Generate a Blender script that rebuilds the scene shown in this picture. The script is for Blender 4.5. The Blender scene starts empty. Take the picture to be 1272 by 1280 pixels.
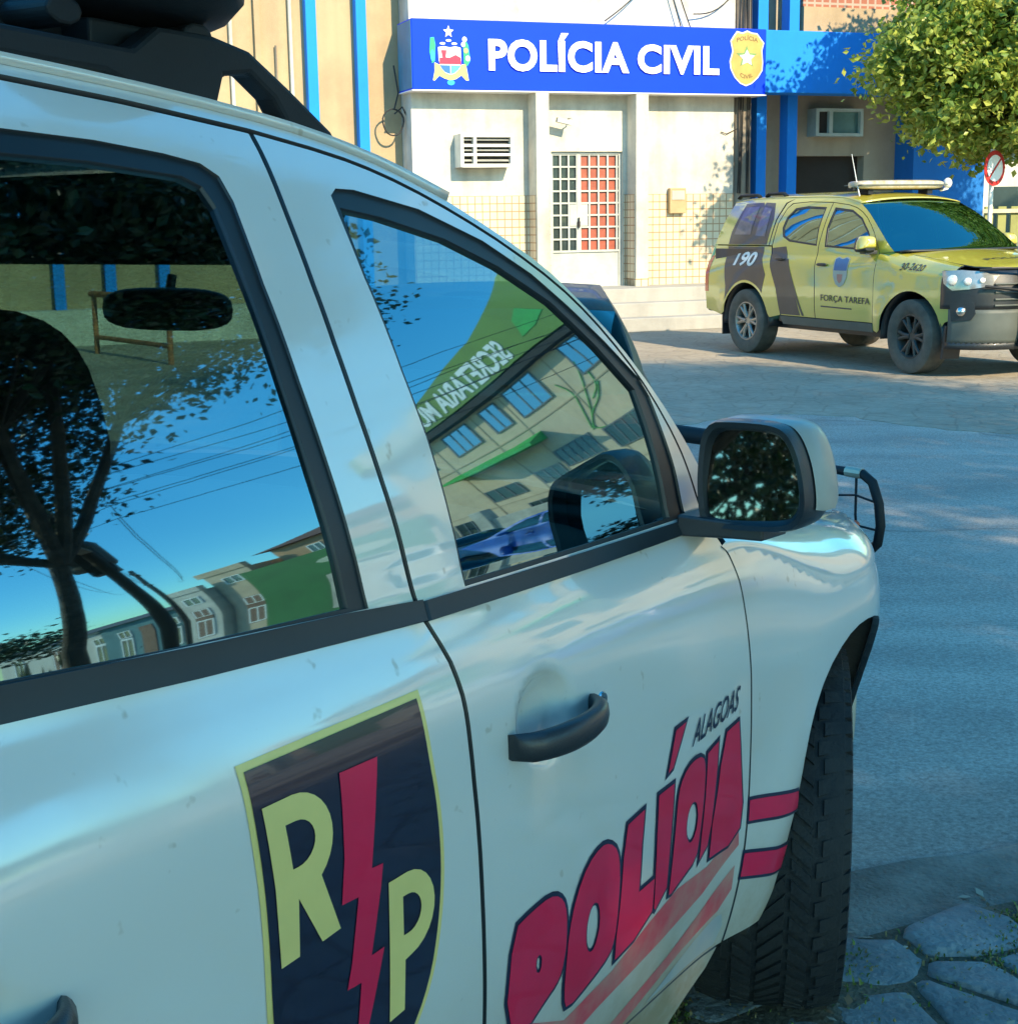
import bpy, bmesh, math, random
from math import sin, cos, pi, radians, hypot
from mathutils import Vector, Matrix, Euler
from mathutils.geometry import delaunay_2d_cdt
random.seed(7)
sc = bpy.context.scene
COL = sc.collection

# ------------------------------------------------------------------ materials
def new_mat(name):
    m = bpy.data.materials.new(name); m.use_nodes = True
    nt = m.node_tree; b = nt.nodes['Principled BSDF']
    return m, nt, b
def node(nt, t, **k):
    n = nt.nodes.new(t)
    for a, v in k.items():
        if a.startswith('i_'): n.inputs[a[2:].replace('_', ' ')].default_value = v
        else: setattr(n, a, v)
    return n
def rgba(c): return (c[0], c[1], c[2], 1)
def mat(name, c, rough=.5, metal=0, coat=0, var=.12, vscale=3, bump=0, bscale=60, c2=None, coord='Object', spec=.5, trans=0):
    """base colour with a soft procedural variation and an optional fine bump"""
    m, nt, b = new_mat(name); L = nt.links.new
    tc = node(nt, 'ShaderNodeTexCoord')
    n1 = node(nt, 'ShaderNodeTexNoise'); n1.inputs['Scale'].default_value = vscale; n1.inputs['Detail'].default_value = 6; n1.inputs['Roughness'].default_value = .62
    L(tc.outputs[coord], n1.inputs['Vector'])
    mx = node(nt, 'ShaderNodeMix', data_type='RGBA')
    c2 = c2 or tuple(x * (1 - var * 2) for x in c)
    mx.inputs['A'].default_value = rgba(c2); mx.inputs['B'].default_value = rgba(c)
    mr = node(nt, 'ShaderNodeMapRange'); mr.inputs['From Min'].default_value = .35; mr.inputs['From Max'].default_value = .65
    L(n1.outputs['Fac'], mr.inputs['Value']); L(mr.outputs['Result'], mx.inputs['Factor']); L(mx.outputs['Result'], b.inputs['Base Color'])
    b.inputs['Roughness'].default_value = rough; b.inputs['Metallic'].default_value = metal
    b.inputs['Coat Weight'].default_value = coat; b.inputs['Coat Roughness'].default_value = .03; b.inputs['Specular IOR Level'].default_value = spec
    if bump:
        n2 = node(nt, 'ShaderNodeTexNoise'); n2.inputs['Scale'].default_value = bscale; n2.inputs['Detail'].default_value = 5
        L(tc.outputs[coord], n2.inputs['Vector'])
        bp = node(nt, 'ShaderNodeBump'); bp.inputs['Strength'].default_value = bump; bp.inputs['Distance'].default_value = .02
        L(n2.outputs['Fac'], bp.inputs['Height']); L(bp.outputs['Normal'], b.inputs['Normal'])
    return m
def paint(name, c, dirt=(.30, .22, .13), dirty=.5, z0=.35, z1=.8):
    """glossy car paint, road dust near the sills (object z)"""
    m, nt, b = new_mat(name); L = nt.links.new
    tc = node(nt, 'ShaderNodeTexCoord'); sp = node(nt, 'ShaderNodeSeparateXYZ'); L(tc.outputs['Object'], sp.inputs[0])
    n1 = node(nt, 'ShaderNodeTexNoise'); n1.inputs['Scale'].default_value = 5; n1.inputs['Detail'].default_value = 8; n1.inputs['Roughness'].default_value = .7
    L(tc.outputs['Object'], n1.inputs['Vector'])
    mr = node(nt, 'ShaderNodeMapRange'); mr.inputs['From Min'].default_value = z0; mr.inputs['From Max'].default_value = z1; mr.inputs['To Min'].default_value = 1; mr.inputs['To Max'].default_value = 0
    L(sp.outputs['Z'], mr.inputs['Value'])
    pw = node(nt, 'ShaderNodeMath', operation='POWER'); pw.inputs[1].default_value = 1.6; L(mr.outputs['Result'], pw.inputs[0])
    m1 = node(nt, 'ShaderNodeMath', operation='MULTIPLY'); L(pw.outputs[0], m1.inputs[0]); L(n1.outputs['Fac'], m1.inputs[1])
    m2 = node(nt, 'ShaderNodeMath', operation='MULTIPLY', use_clamp=True); L(m1.outputs[0], m2.inputs[0]); m2.inputs[1].default_value = dirty * 2
    # sparse specks
    n3 = node(nt, 'ShaderNodeTexNoise'); n3.inputs['Scale'].default_value = 38; n3.inputs['Detail'].default_value = 2; L(tc.outputs['Object'], n3.inputs['Vector'])
    r3 = node(nt, 'ShaderNodeMapRange'); r3.inputs['From Min'].default_value = .70; r3.inputs['From Max'].default_value = .77; L(n3.outputs['Fac'], r3.inputs['Value'])
    ad = node(nt, 'ShaderNodeMath', operation='MAXIMUM'); L(m2.outputs[0], ad.inputs[0])
    m4 = node(nt, 'ShaderNodeMath', operation='MULTIPLY'); m4.inputs[1].default_value = .5; L(r3.outputs['Result'], m4.inputs[0]); L(m4.outputs[0], ad.inputs[1])
    mx = node(nt, 'ShaderNodeMix', data_type='RGBA'); mx.inputs['A'].default_value = rgba(c); mx.inputs['B'].default_value = rgba(dirt)
    L(ad.outputs[0], mx.inputs['Factor']); L(mx.outputs['Result'], b.inputs['Base Color'])
    rr = node(nt, 'ShaderNodeMapRange'); rr.inputs['To Min'].default_value = .32; rr.inputs['To Max'].default_value = .8; L(ad.outputs[0], rr.inputs['Value']); L(rr.outputs['Result'], b.inputs['Roughness'])
    # smears in the clear coat
    n4 = node(nt, 'ShaderNodeTexNoise'); n4.inputs['Scale'].default_value = 2.2; n4.inputs['Detail'].default_value = 9; n4.inputs['Roughness'].default_value = .75; L(tc.outputs['Object'], n4.inputs['Vector'])
    r4 = node(nt, 'ShaderNodeMapRange'); r4.inputs['From Min'].default_value = .42; r4.inputs['From Max'].default_value = .72; r4.inputs['To Min'].default_value = .035; r4.inputs['To Max'].default_value = .20
    L(n4.outputs['Fac'], r4.inputs['Value']); L(r4.outputs['Result'], b.inputs['Coat Roughness'])
    cw = node(nt, 'ShaderNodeMapRange'); cw.inputs['To Min'].default_value = 1; cw.inputs['To Max'].default_value = .1; L(ad.outputs[0], cw.inputs['Value']); L(cw.outputs['Result'], b.inputs['Coat Weight'])
    b.inputs['Coat IOR'].default_value = 2.1
    nb = node(nt, 'ShaderNodeTexNoise'); nb.inputs['Scale'].default_value = 9; nb.inputs['Detail'].default_value = 1; L(tc.outputs['Object'], nb.inputs['Vector'])
    bp = node(nt, 'ShaderNodeBump'); bp.inputs['Strength'].default_value = .05; bp.inputs['Distance'].default_value = .01; L(nb.outputs['Fac'], bp.inputs['Height'])
    L(bp.outputs['Normal'], b.inputs['Normal']); L(bp.outputs['Normal'], b.inputs['Coat Normal'])
    return m
def glass(name, tint=(.10, .16, .17), refl=.5, rcol=(.85, .95, 1), rmax=1):
    m = bpy.data.materials.new(name); m.use_nodes = True; nt = m.node_tree; nt.nodes.clear(); L = nt.links.new
    out = node(nt, 'ShaderNodeOutputMaterial'); t = node(nt, 'ShaderNodeBsdfTransparent'); g = node(nt, 'ShaderNodeBsdfGlossy')
    t.inputs['Color'].default_value = rgba(tint); g.inputs['Color'].default_value = rgba(rcol); g.inputs['Roughness'].default_value = .018
    fr = node(nt, 'ShaderNodeFresnel'); fr.inputs['IOR'].default_value = 1.5
    mr = node(nt, 'ShaderNodeMapRange'); mr.inputs['To Min'].default_value = refl; mr.inputs['To Max'].default_value = rmax
    L(fr.outputs[0], mr.inputs['Value'])
    tc = node(nt, 'ShaderNodeTexCoord'); nz = node(nt, 'ShaderNodeTexNoise'); nz.inputs['Scale'].default_value = 3.5; nz.inputs['Detail'].default_value = 1
    L(tc.outputs['Object'], nz.inputs['Vector']); bp = node(nt, 'ShaderNodeBump'); bp.inputs['Strength'].default_value = .03; bp.inputs['Distance'].default_value = .01
    L(nz.outputs['Fac'], bp.inputs['Height']); L(bp.outputs['Normal'], g.inputs['Normal'])
    mx = node(nt, 'ShaderNodeMixShader'); L(mr.outputs['Result'], mx.inputs[0]); L(t.outputs[0], mx.inputs[1]); L(g.outputs[0], mx.inputs[2]); L(mx.outputs[0], out.inputs[0])
    return m
M = {}
M['white'] = paint('white_paint', (.68, .64, .575), dirty=.9)
M['olive'] = paint('olive_yellow_paint', (.48, .415, .050), dirty=.35, z0=.3, z1=.9)
M['winglass'] = glass('side_window_film', refl=.27, tint=(.16, .27, .26), rcol=(.55, .88, 1))
M['reflglass'] = glass('house_glass', tint=(.02, .03, .03), refl=.35)
M['wind'] = glass('windscreen_glass', tint=(.55, .75, .70), refl=.06)
M['wind2'] = glass('teal_windscreen', tint=(.05, .22, .25), refl=.10, rmax=.45, rcol=(.42, .72, .72))
M['mirror'] = glass('mirror_silver', tint=(0, 0, 0), refl=.97, rcol=(.22, .29, .31))
M['black'] = mat('black_trim', (.018, .022, .026), .45, coat=.15, vscale=8, bump=.08, bscale=400)
M['rubbergap'] = mat('seal_rubber_gap_black', (.014, .02, .025), .42, vscale=6)  # window seals and mouldings, also the black that darkens panel gaps
M['glossblack'] = mat('gloss_black', (.012, .016, .02), .18, coat=.5)
M['tyre'] = mat('tyre_rubber', (.009, .010, .012), .8, c2=(.022, .021, .02), vscale=9, bump=.2, bscale=120)
M['tintfilm'] = mat('grey_window_graphic', (.13, .12, .16), .35, coat=.5, vscale=7, c2=(.06, .06, .07))
M['dustytyre'] = mat('dusty_tyre_rubber', (.13, .115, .095), .9, c2=(.07, .065, .055), vscale=5, bump=.2, bscale=90)
M['liner'] = mat('wheelarch_liner', (.05, .042, .034), .9, vscale=8, bump=.4, bscale=30)
M['rim'] = mat('alloy_rim', (.35, .34, .31), .4, metal=.7, vscale=8)
M['darkrim'] = mat('dark_steel_rim', (.06, .06, .055), .5, metal=.3)
M['red'] = mat('red_vinyl', (.75, .008, .06), .38, coat=.5, vscale=4, var=.08)
M['pink'] = mat('dusty_red_vinyl', (.55, .06, .08), .6, vscale=12, c2=(.46, .20, .16))
M['greyv'] = mat('grey_vinyl', (.30, .32, .33), .6, vscale=10, c2=(.38, .36, .31))
M['navy'] = mat('navy_vinyl', (.012, .012, .03), .3, coat=.8)
M['yel'] = mat('yellow_vinyl', (.80, .62, .20), .4, coat=.5, vscale=4, var=.06)
M['outline'] = mat('dark_outline_vinyl', (.015, .02, .05), .4, coat=.4)
M['seat'] = mat('seat_fabric', (.02, .022, .025), .85, bump=.2, bscale=200)
M['dash'] = mat('dash_plastic', (.06, .062, .06), .6)
M['mirrorcap'] = mat('mirror_cap_beige', (.40, .38, .33), .45, coat=.15)
M['lens'] = mat('clear_lens', (.75, .74, .70), .15, coat=1)
M['chrome'] = mat('bright_metal', (.7, .7, .68), .22, metal=1)
M['bar'] = mat('black_powdercoat', (.009, .013, .017), .6, spec=.3, bump=.05, bscale=300)
M['tail'] = mat('tail_lamp_red', (.65, .06, .02), .25, coat=1)
M['darkvinyl'] = mat('charcoal_vinyl', (.045, .047, .05), .4, coat=.3)
M['sage'] = mat('unpainted_bumper', (.085, .10, .09), .55, vscale=4)
M['whitev'] = mat('white_vinyl', (.8, .8, .76), .4)

# ------------------------------------------------------------------ mesh helpers
def finish(name, me, m, parent=None, smooth=False):
    ms = m if isinstance(m, (list, tuple)) else [m]
    for x in ms: me.materials.append(x)
    if smooth:
        for p in me.polygons: p.use_smooth = True
    o = bpy.data.objects.new(name, me); COL.objects.link(o)
    if parent: o.parent = parent
    return o
class MB:
    def __init__(s): s.v = []; s.f = []; s.mi = []
    def add(s, vs, fs, mi=0):
        n = len(s.v); s.v += [tuple(v) for v in vs]; s.f += [[n + i for i in f] for f in fs]; s.mi += [mi] * len(fs); return s
    def box(s, c, d, rot=None, mi=0, taper=None):
        hx, hy, hz = d[0] / 2, d[1] / 2, d[2] / 2
        vs = [Vector((x * hx, y * hy, z * hz)) for z in (-1, 1) for y in (-1, 1) for x in (-1, 1)]
        if taper: vs = [Vector((v.x * (taper[0] if v.z > 0 else 1), v.y * (taper[1] if v.z > 0 else 1), v.z)) for v in vs]
        if rot is not None: vs = [rot @ v for v in vs]
        vs = [v + Vector(c) for v in vs]
        return s.add(vs, [(0, 2, 3, 1), (4, 5, 7, 6), (0, 1, 5, 4), (2, 6, 7, 3), (0, 4, 6, 2), (1, 3, 7, 5)], mi)
    def lo(s, a, b, mi=0):
        return s.box([(a[i] + b[i]) / 2 for i in range(3)], [abs(b[i] - a[i]) for i in range(3)], mi=mi)
    def tube(s, pts, r, n=10, mi=0, caps=True, flat=1.0):
        pts = [Vector(p) for p in pts]; rs = r if isinstance(r, (list, tuple)) else [r] * len(pts)
        rings = []; up = None
        for i, p in enumerate(pts):
            t = (pts[min(i + 1, len(pts) - 1)] - pts[max(i - 1, 0)])
            if t.length < 1e-9: t = Vector((0, 0, 1))
            t.normalize()
            if up is None: up = Vector((0, 0, 1)) if abs(t.z) < .9 else Vector((1, 0, 0))
            x = t.cross(up)
            if x.length < 1e-6: x = t.orthogonal()
            x.normalize(); y = x.cross(t).normalized(); up = y
            rings.append([p + (x * cos(2 * pi * k / n) * flat + y * sin(2 * pi * k / n)) * rs[i] for k in range(n)])
        vs = [v for g in rings for v in g]; fs = []
        for i in range(len(pts) - 1):
            for k in range(n): fs.append((i * n + k, i * n + (k + 1) % n, (i + 1) * n + (k + 1) % n, (i + 1) * n + k))
        if caps: fs.append(tuple(range(n - 1, -1, -1))); fs.append(tuple((len(pts) - 1) * n + k for k in range(n)))
        return s.add(vs, fs, mi)
    def prism(s, poly, a, b, axis='y', mi=0):
        n = len(poly)
        def P(p, t):
            return {'y': (p[0], t, p[1]), 'x': (t, p[0], p[1]), 'z': (p[0], p[1], t)}[axis]
        vs = [P(p, a) for p in poly] + [P(p, b) for p in poly]
        fs = [tuple(range(n))[::-1], tuple(range(n, 2 * n))] + [(i, (i + 1) % n, n + (i + 1) % n, n + i) for i in range(n)]
        return s.add(vs, fs, mi)
    def lathe(s, prof, c, axis='y', n=40, mi=0):
        """prof: list of (radius, along); ring around axis through c"""
        vs = []
        for (r, t) in prof:
            for k in range(n):
                a = 2 * pi * k / n
                p = {'y': (r * cos(a), t, r * sin(a)), 'z': (r * cos(a), r * sin(a), t), 'x': (t, r * cos(a), r * sin(a))}[axis]
                vs.append((p[0] + c[0], p[1] + c[1], p[2] + c[2]))
        fs = [(i * n + k, i * n + (k + 1) % n, (i + 1) * n + (k + 1) % n, (i + 1) * n + k) for i in range(len(prof) - 1) for k in range(n)]
        return s.add(vs, fs, mi)
    def ell(s, c, r, nu=16, nv=10, mi=0, p=1.0, rot=None):
        vs = []; f = lambda t: math.copysign(abs(t) ** p, t)
        for i in range(nv + 1):
            th = pi * i / nv
            for k in range(nu):
                a = 2 * pi * k / nu
                v = Vector((f(sin(th)) * f(cos(a)) * r[0], f(sin(th)) * f(sin(a)) * r[1], f(cos(th)) * r[2]))
                if rot is not None: v = rot @ v
                vs.append(v + Vector(c))
        fs = [(i * nu + k, (i + 1) * nu + k, (i + 1) * nu + (k + 1) % nu, i * nu + (k + 1) % nu) for i in range(nv) for k in range(nu)]
        return s.add(vs, fs, mi)
    def build(s, name, m, parent=None, smooth=False, bevel=0, seg=2, angle=None):
        me = bpy.data.meshes.new(name); me.from_pydata(s.v, [], s.f); me.update()
        o = finish(name, me, m, parent, smooth)
        me.polygons.foreach_set('material_index', s.mi)
        bm = bmesh.new(); bm.from_mesh(me); bmesh.ops.remove_doubles(bm, verts=bm.verts, dist=1e-5); bmesh.ops.recalc_face_normals(bm, faces=bm.faces); bm.to_mesh(me); bm.free()
        if smooth or angle: 
            for p in me.polygons: p.use_smooth = True
            me.set_sharp_from_angle(angle=radians(angle or 40))
        if bevel:
            b = o.modifiers.new('bevel', 'BEVEL'); b.width = bevel; b.segments = seg; b.limit_method = 'ANGLE'; b.angle_limit = radians(35)
        return o
def empty(name, loc=(0, 0, 0), rot=(0, 0, 0), parent=None):
    o = bpy.data.objects.new(name, None); COL.objects.link(o); o.location = loc; o.rotation_euler = rot; o.empty_display_size = .1
    if parent: o.parent = parent
    return o
def tag(o, label=None, cat=None, group=None, kind=None):
    if label: o['label'] = label
    if cat: o['category'] = cat
    if group: o['group'] = group
    if kind: o['kind'] = kind
    return o
def inside(p, poly):
    c = False; n = len(poly); j = n - 1
    for i in range(n):
        if (poly[i][1] > p[1]) != (poly[j][1] > p[1]) and p[0] < (poly[j][0] - poly[i][0]) * (p[1] - poly[i][1]) / (poly[j][1] - poly[i][1]) + poly[i][0]: c = not c
        j = i
    return c
def resamp(poly, g):
    out = []
    for i in range(len(poly)):
        a, b = poly[i], poly[(i + 1) % len(poly)]; d = hypot(b[0] - a[0], b[1] - a[1]); n = max(1, int(math.ceil(d / g)))
        out += [(a[0] + (b[0] - a[0]) * k / n, a[1] + (b[1] - a[1]) * k / n) for k in range(n)]
    return out
def chaikin(poly, it=2, closed=True):
    for _ in range(it):
        q = []; n = len(poly)
        for i in range(n if closed else n - 1):
            a, b = poly[i], poly[(i + 1) % n]
            q += [(a[0] * .75 + b[0] * .25, a[1] * .75 + b[1] * .25), (a[0] * .25 + b[0] * .75, a[1] * .25 + b[1] * .75)]
        poly = q if closed else [poly[0]] + q + [poly[-1]]
    return poly
def dens(pts, it=2): return chaikin(pts, it, closed=False)
def offset(poly, d):
    n = len(poly); A = sum(poly[i][0] * poly[(i + 1) % n][1] - poly[(i + 1) % n][0] * poly[i][1] for i in range(n))
    sg = 1 if A > 0 else -1; out = []
    for i in range(n):
        a, b, c = poly[i - 1], poly[i], poly[(i + 1) % n]
        e1 = Vector((b[0] - a[0], b[1] - a[1])); e2 = Vector((c[0] - b[0], c[1] - b[1]))
        if e1.length < 1e-9 or e2.length < 1e-9: out.append(b); continue
        e1.normalize(); e2.normalize(); n1 = Vector((e1.y, -e1.x)) * sg; n2 = Vector((e2.y, -e2.x)) * sg
        m = n1 + n2
        if m.length < .3: m = n1
        m.normalize(); k = 1 / max(.5, m.dot(n1)); out.append((b[0] + m.x * d * k, b[1] + m.y * d * k))
    return out
def panel(name, outline, F, m, parent, holes=(), side=1, off=0.0, grid=.03, thick=.014, rim=None):
    if thick and m in (M.get('white'), M.get('olive')): rim = M['rubbergap']  # painted panels get black edges: gap shade put into the colour
    """a sheet cut to outline (with holes) in the (u, v) plane of a curved body surface F(u, v) -> (s, w, z); s forward, w outward"""
    out = resamp(outline, grid); hs = [resamp(hh, grid) for hh in holes]
    pts = []; edges = []
    for loop in [out] + hs:
        n0 = len(pts); pts += [Vector(p) for p in loop]; edges += [(n0 + i, n0 + (i + 1) % len(loop)) for i in range(len(loop))]
    nb = len(pts); cell = {}
    for p in pts: cell.setdefault((round(p.x / grid), round(p.y / grid)), []).append(p)
    xs = [p[0] for p in out]; ys = [p[1] for p in out]
    ix = int(math.floor(min(xs) / grid)); 
    for i in range(ix, int(max(xs) / grid) + 2):
        for j in range(int(math.floor(min(ys) / grid)), int(max(ys) / grid) + 2):
            p = (i * grid + 1e-4, j * grid + 1e-4)
            if not inside(p, out) or any(inside(p, hh) for hh in hs): continue
            ok = True
            for di in (-1, 0, 1):
                for dj in (-1, 0, 1):
                    for q in cell.get((i + di, j + dj), ()):
                        if hypot(q.x - p[0], q.y - p[1]) < grid * .45: ok = False
            if ok: pts.append(Vector(p))
    V, E, Fc, *_ = delaunay_2d_cdt(pts, edges, [], 1, 1e-6)
    tris = []
    for f in Fc:
        c = ((V[f[0]].x + V[f[1]].x + V[f[2]].x) / 3, (V[f[0]].y + V[f[1]].y + V[f[2]].y) / 3)
        if len(f) == 3 and inside(c, out) and not any(inside(c, hh) for hh in hs): tris.append(tuple(f))
    def P(u, v):
        s, w, z = F(u, v); return Vector((s, -w * side, z))
    vs = []; ns = []; e = .002
    for q in V:
        p = P(q.x, q.y); n = (P(q.x + e, q.y) - P(q.x - e, q.y)).cross(P(q.x, q.y + e) - P(q.x, q.y - e))
        if n.length < 1e-12: n = Vector((0, -side, 0))
        n.normalize()
        if FLIP.get(F, 0): n = -n
        if side < 0: n = -n
        vs.append(p + n * off); ns.append(n)
    fs = []; nrim = 0
    for t in tris:
        a, b, c = [vs[i] for i in t]
        fn = (b - a).cross(c - a)
        fs.append(t if fn.dot(ns[t[0]]) > 0 else t[::-1])
    if thick:
        cnt = {}
        for t in fs:
            for i in range(3):
                k = (t[i], t[(i + 1) % 3]); cnt[k] = 1
        for (a, b) in list(cnt):
            if (b, a) not in cnt:
                n0 = len(vs); d = (vs[b] - vs[a]); on = d.cross(ns[a])
                if on.length > 0: on.normalize()
                vs += [vs[a].copy(), vs[b].copy(), vs[b] - ns[b] * thick, vs[a] - ns[a] * thick]
                ns += [(ns[a] + on).normalized(), (ns[b] + on).normalized(), on, on]
                fs.append((n0 + 1, n0, n0 + 3, n0 + 2)); nrim += 1
    me = bpy.data.meshes.new(name); me.from_pydata([tuple(v) for v in vs], [], fs); me.update()
    for p in me.polygons: p.use_smooth = True
    me.normals_split_custom_set_from_vertices([tuple(n) for n in ns])
    if nrim and rim:
        for p in me.polygons[len(fs) - nrim:]: p.material_index = 1
        return finish(name, me, [m, rim], parent)
    return finish(name, me, m, parent)
FLIP = {}
def text_verts(s, size=1.0, offset_=0.0, spacing=1.0, shear=0.0):
    cu = bpy.data.curves.new('t', 'FONT'); cu.body = s; cu.size = size; cu.offset = offset_; cu.space_character = spacing; cu.shear = shear; cu.resolution_u = 4; cu.fill_mode = 'FRONT'
    o = bpy.data.objects.new('t', cu); COL.objects.link(o); bpy.context.view_layer.update()
    dg = bpy.context.evaluated_depsgraph_get(); me = o.evaluated_get(dg).to_mesh()
    vs = [(v.co.x, v.co.y) for v in me.vertices]; fs = [tuple(p.vertices) for p in me.polygons]
    o.evaluated_get(dg).to_mesh_clear(); bpy.data.objects.remove(o); bpy.data.curves.remove(cu)
    x0 = min(v[0] for v in vs); x1 = max(v[0] for v in vs); y0 = min(v[1] for v in vs); y1 = max(v[1] for v in vs)
    return [((v[0] - x0) / (x1 - x0), (v[1] - y0) / (y1 - y0)) for v in vs], fs, (x1 - x0) / (y1 - y0)
def text_map(name, s, fn, m, parent, offset_=.02, spacing=1.0, thick=0, tn=None):
    """lettering: unit text box mapped by fn(u, v) -> point"""
    vs, fs, _ = text_verts(s, 1, offset_, spacing)
    P = [fn(*v) for v in vs]
    me = bpy.data.meshes.new(name); me.from_pydata(P, [], fs); me.update()
    o = finish(name, me, m, parent)
    if thick:
        md = o.modifiers.new('solid', 'SOLIDIFY'); md.thickness = thick; md.offset = 0
    return o
_Z=[.30,.36,.42,.50,.60,.75,.90,.98,1.03,1.07,1.10,1.13,1.2,1.3,1.4,1.5,1.6,1.68,1.73,1.78]
_W=[.875,.893,.908,.923,.935,.942,.9405,.937,.930,.917,.903,.888,.871,.842,.804,.760,.7065,.657,.61,.545]
def _spl(x,y):
    n=len(x); a=[0]*n; u=[0]*n
    for i in range(1,n-1):
        s=(x[i]-x[i-1])/(x[i+1]-x[i-1]); p=s*a[i-1]+2; a[i]=(s-1)/p
        u[i]=(y[i+1]-y[i])/(x[i+1]-x[i])-(y[i]-y[i-1])/(x[i]-x[i-1]); u[i]=(6*u[i]/(x[i+1]-x[i-1])-s*u[i-1])/p
    for k in range(n-2,-1,-1): a[k]=a[k]*a[k+1]+u[k]
    return a
_A=_spl(_Z,_W)
def _prof(z):
    z=min(max(z,_Z[0]),_Z[-1]); i=0
    while i<len(_Z)-2 and z>_Z[i+1]: i+=1
    h=_Z[i+1]-_Z[i]; A=(_Z[i+1]-z)/h; B=1-A
    return A*_W[i]+B*_W[i+1]+((A**3-A)*_A[i]+(B**3-B)*_A[i+1])*h*h/6
def sm(a, b, x):
    t = min(max((x - a) / (b - a), 0), 1); return t * t * (3 - 2 * t)
def lerp_pts(L, x, i=0, j=1):
    L = sorted(L, key=lambda p: p[i])
    if x <= L[0][i]: return L[0][j]
    for a, b in zip(L, L[1:]):
        if x <= b[i]: return a[j] + (b[j] - a[j]) * (x - a[i]) / (b[i] - a[i] + 1e-9)
    return L[-1][j]
class Body:
    """parametric pick-up body; s forward of the front axle, w outward, z up"""
    def __init__(B, s1, L, q, w0, stretch=1.0, arches=(0,), taper=.028, rear=True, zh=lambda s: 1.043 - .12 * s, dimples=()):
        B.s1, B.L, B.q, B.w0, B.st, B.arches, B.taper, B.zh, B.dim = s1, L, q, w0, stretch, arches, taper, zh, dimples
        FLIP[B.side] = 0
    def side_w(B, s, z):
        zz = z if z < .6 else .6 + (z - .6) / B.st
        w = _prof(zz); k = .25 + .75 * sm(.85, 1.15, zz)
        w -= B.taper * k * max(0, s + 1.7) ** 2 + .02 * k * max(0, -s - 1.9) ** 2
        for a in B.arches:
            r = hypot(s - a, z - .385); w += (.006 + .026 * (1 - sm(.55, .8, z))) * (1 - sm(.05, .3, s - a)) * math.exp(-((r - .49) / .12) ** 2) * (1 - sm(.95, 1.1, zz))
        if s > B.s1: w *= max(0.0, 1 - min(1, (s - B.s1) / B.L) ** 2) ** (1 / B.q)
        for (ds, dz) in B.dim:
            t = ((s - ds) / .062) ** 2 + ((z - dz) / .052) ** 2; w -= .024 * math.exp(-t ** 3)
        return w
    def side(B, s, z): return (s, B.side_w(s, z), z)
    def zb(B, s): return 1.07 * B.k() - .14 * sm(-.6, -.05, s) * B.k()
    def k(B): return (.6 + (1.07 - .6) * B.st) / 1.07
    def wE(B, s):
        w = .76 - .06 * sm(-.6, .2, s)
        return min(w, B.side_w(s, B.zb(s)) - .05)
    def fender(B, s, q):
        zb = B.zb(s)
        if q <= zb: return (s, B.side_w(s, q), q)
        th = min((q - zb) / .25, 1) * pi / 2; wE = B.wE(s); A = B.side_w(s, zb) - wE; e = 1
        return (s, wE + A * max(0, cos(th)) ** e, zb + (B.zh(s) - zb) * sin(th) ** e)
    def hood(B, s, y):
        wE = B.wE(s); return (s, -y, B.zh(s) + .045 * (1 - min(1, abs(y) / wE) ** 2.2) - .9 * max(0, s - B.s1 - B.L * .62) ** 2)
    def nose(B, th, z):
        """front end: th in degrees from the side (0) to the centre line (90)"""
        t = radians(th); k = 1 - .10 * sm(.85, 1.15, z) - .06 * sm(.5, .3, z); w = B.w0 * max(0, cos(t)) ** (2 / B.q)
        return (B.s1 + B.L * sin(t) * k, w * (1 - .05 * sm(.9, 1.15, z)), z)
def grid_mesh(name, rows, m, parent, thick=0, flip=False):
    n = len(rows[0]); vs = [tuple(p) for r in rows for p in r]
    fs = [(i * n + k, i * n + k + 1, (i + 1) * n + k + 1, (i + 1) * n + k) for i in range(len(rows) - 1) for k in range(n - 1)]
    if flip: fs = [f[::-1] for f in fs]
    me = bpy.data.meshes.new(name); me.from_pydata(vs, [], fs); me.update()
    o = finish(name, me, m, parent, True)
    if thick:
        md = o.modifiers.new('solid', 'SOLIDIFY'); md.thickness = thick; md.offset = -1
    return o
def windscreen(B, AP, m, parent, b0=.10, b1=.20, name='windscreen'):
    rows = []; AP = dens(AP, 2)
    for i, (s, z) in enumerate(AP):
        t = i / (len(AP) - 1); w = B.side_w(s, z) - .004; bul = b0 + (b1 - b0) * t
        rows.append([(s + bul * (1 - (u / 12) ** 2), -w * u / 12, z + .03 * (1 - (u / 12) ** 2)) for u in range(-12, 13)])
    return grid_mesh(name, rows, m, parent, flip=True)
def roof(B, edge, m, parent, crown=.055):
    rows = []
    for (s, z) in edge:
        w = B.side_w(s, z) + .001
        rows.append([(s + (.10 * (1 - (u / 12) ** 2) if s > edge[-1][0] - .01 else 0), w * u / 12, z + crown * (1 - abs(u / 12) ** 2.4)) for u in range(-12, 13)])
    return grid_mesh('roof', rows, m, parent, thick=.012, flip=False)
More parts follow.
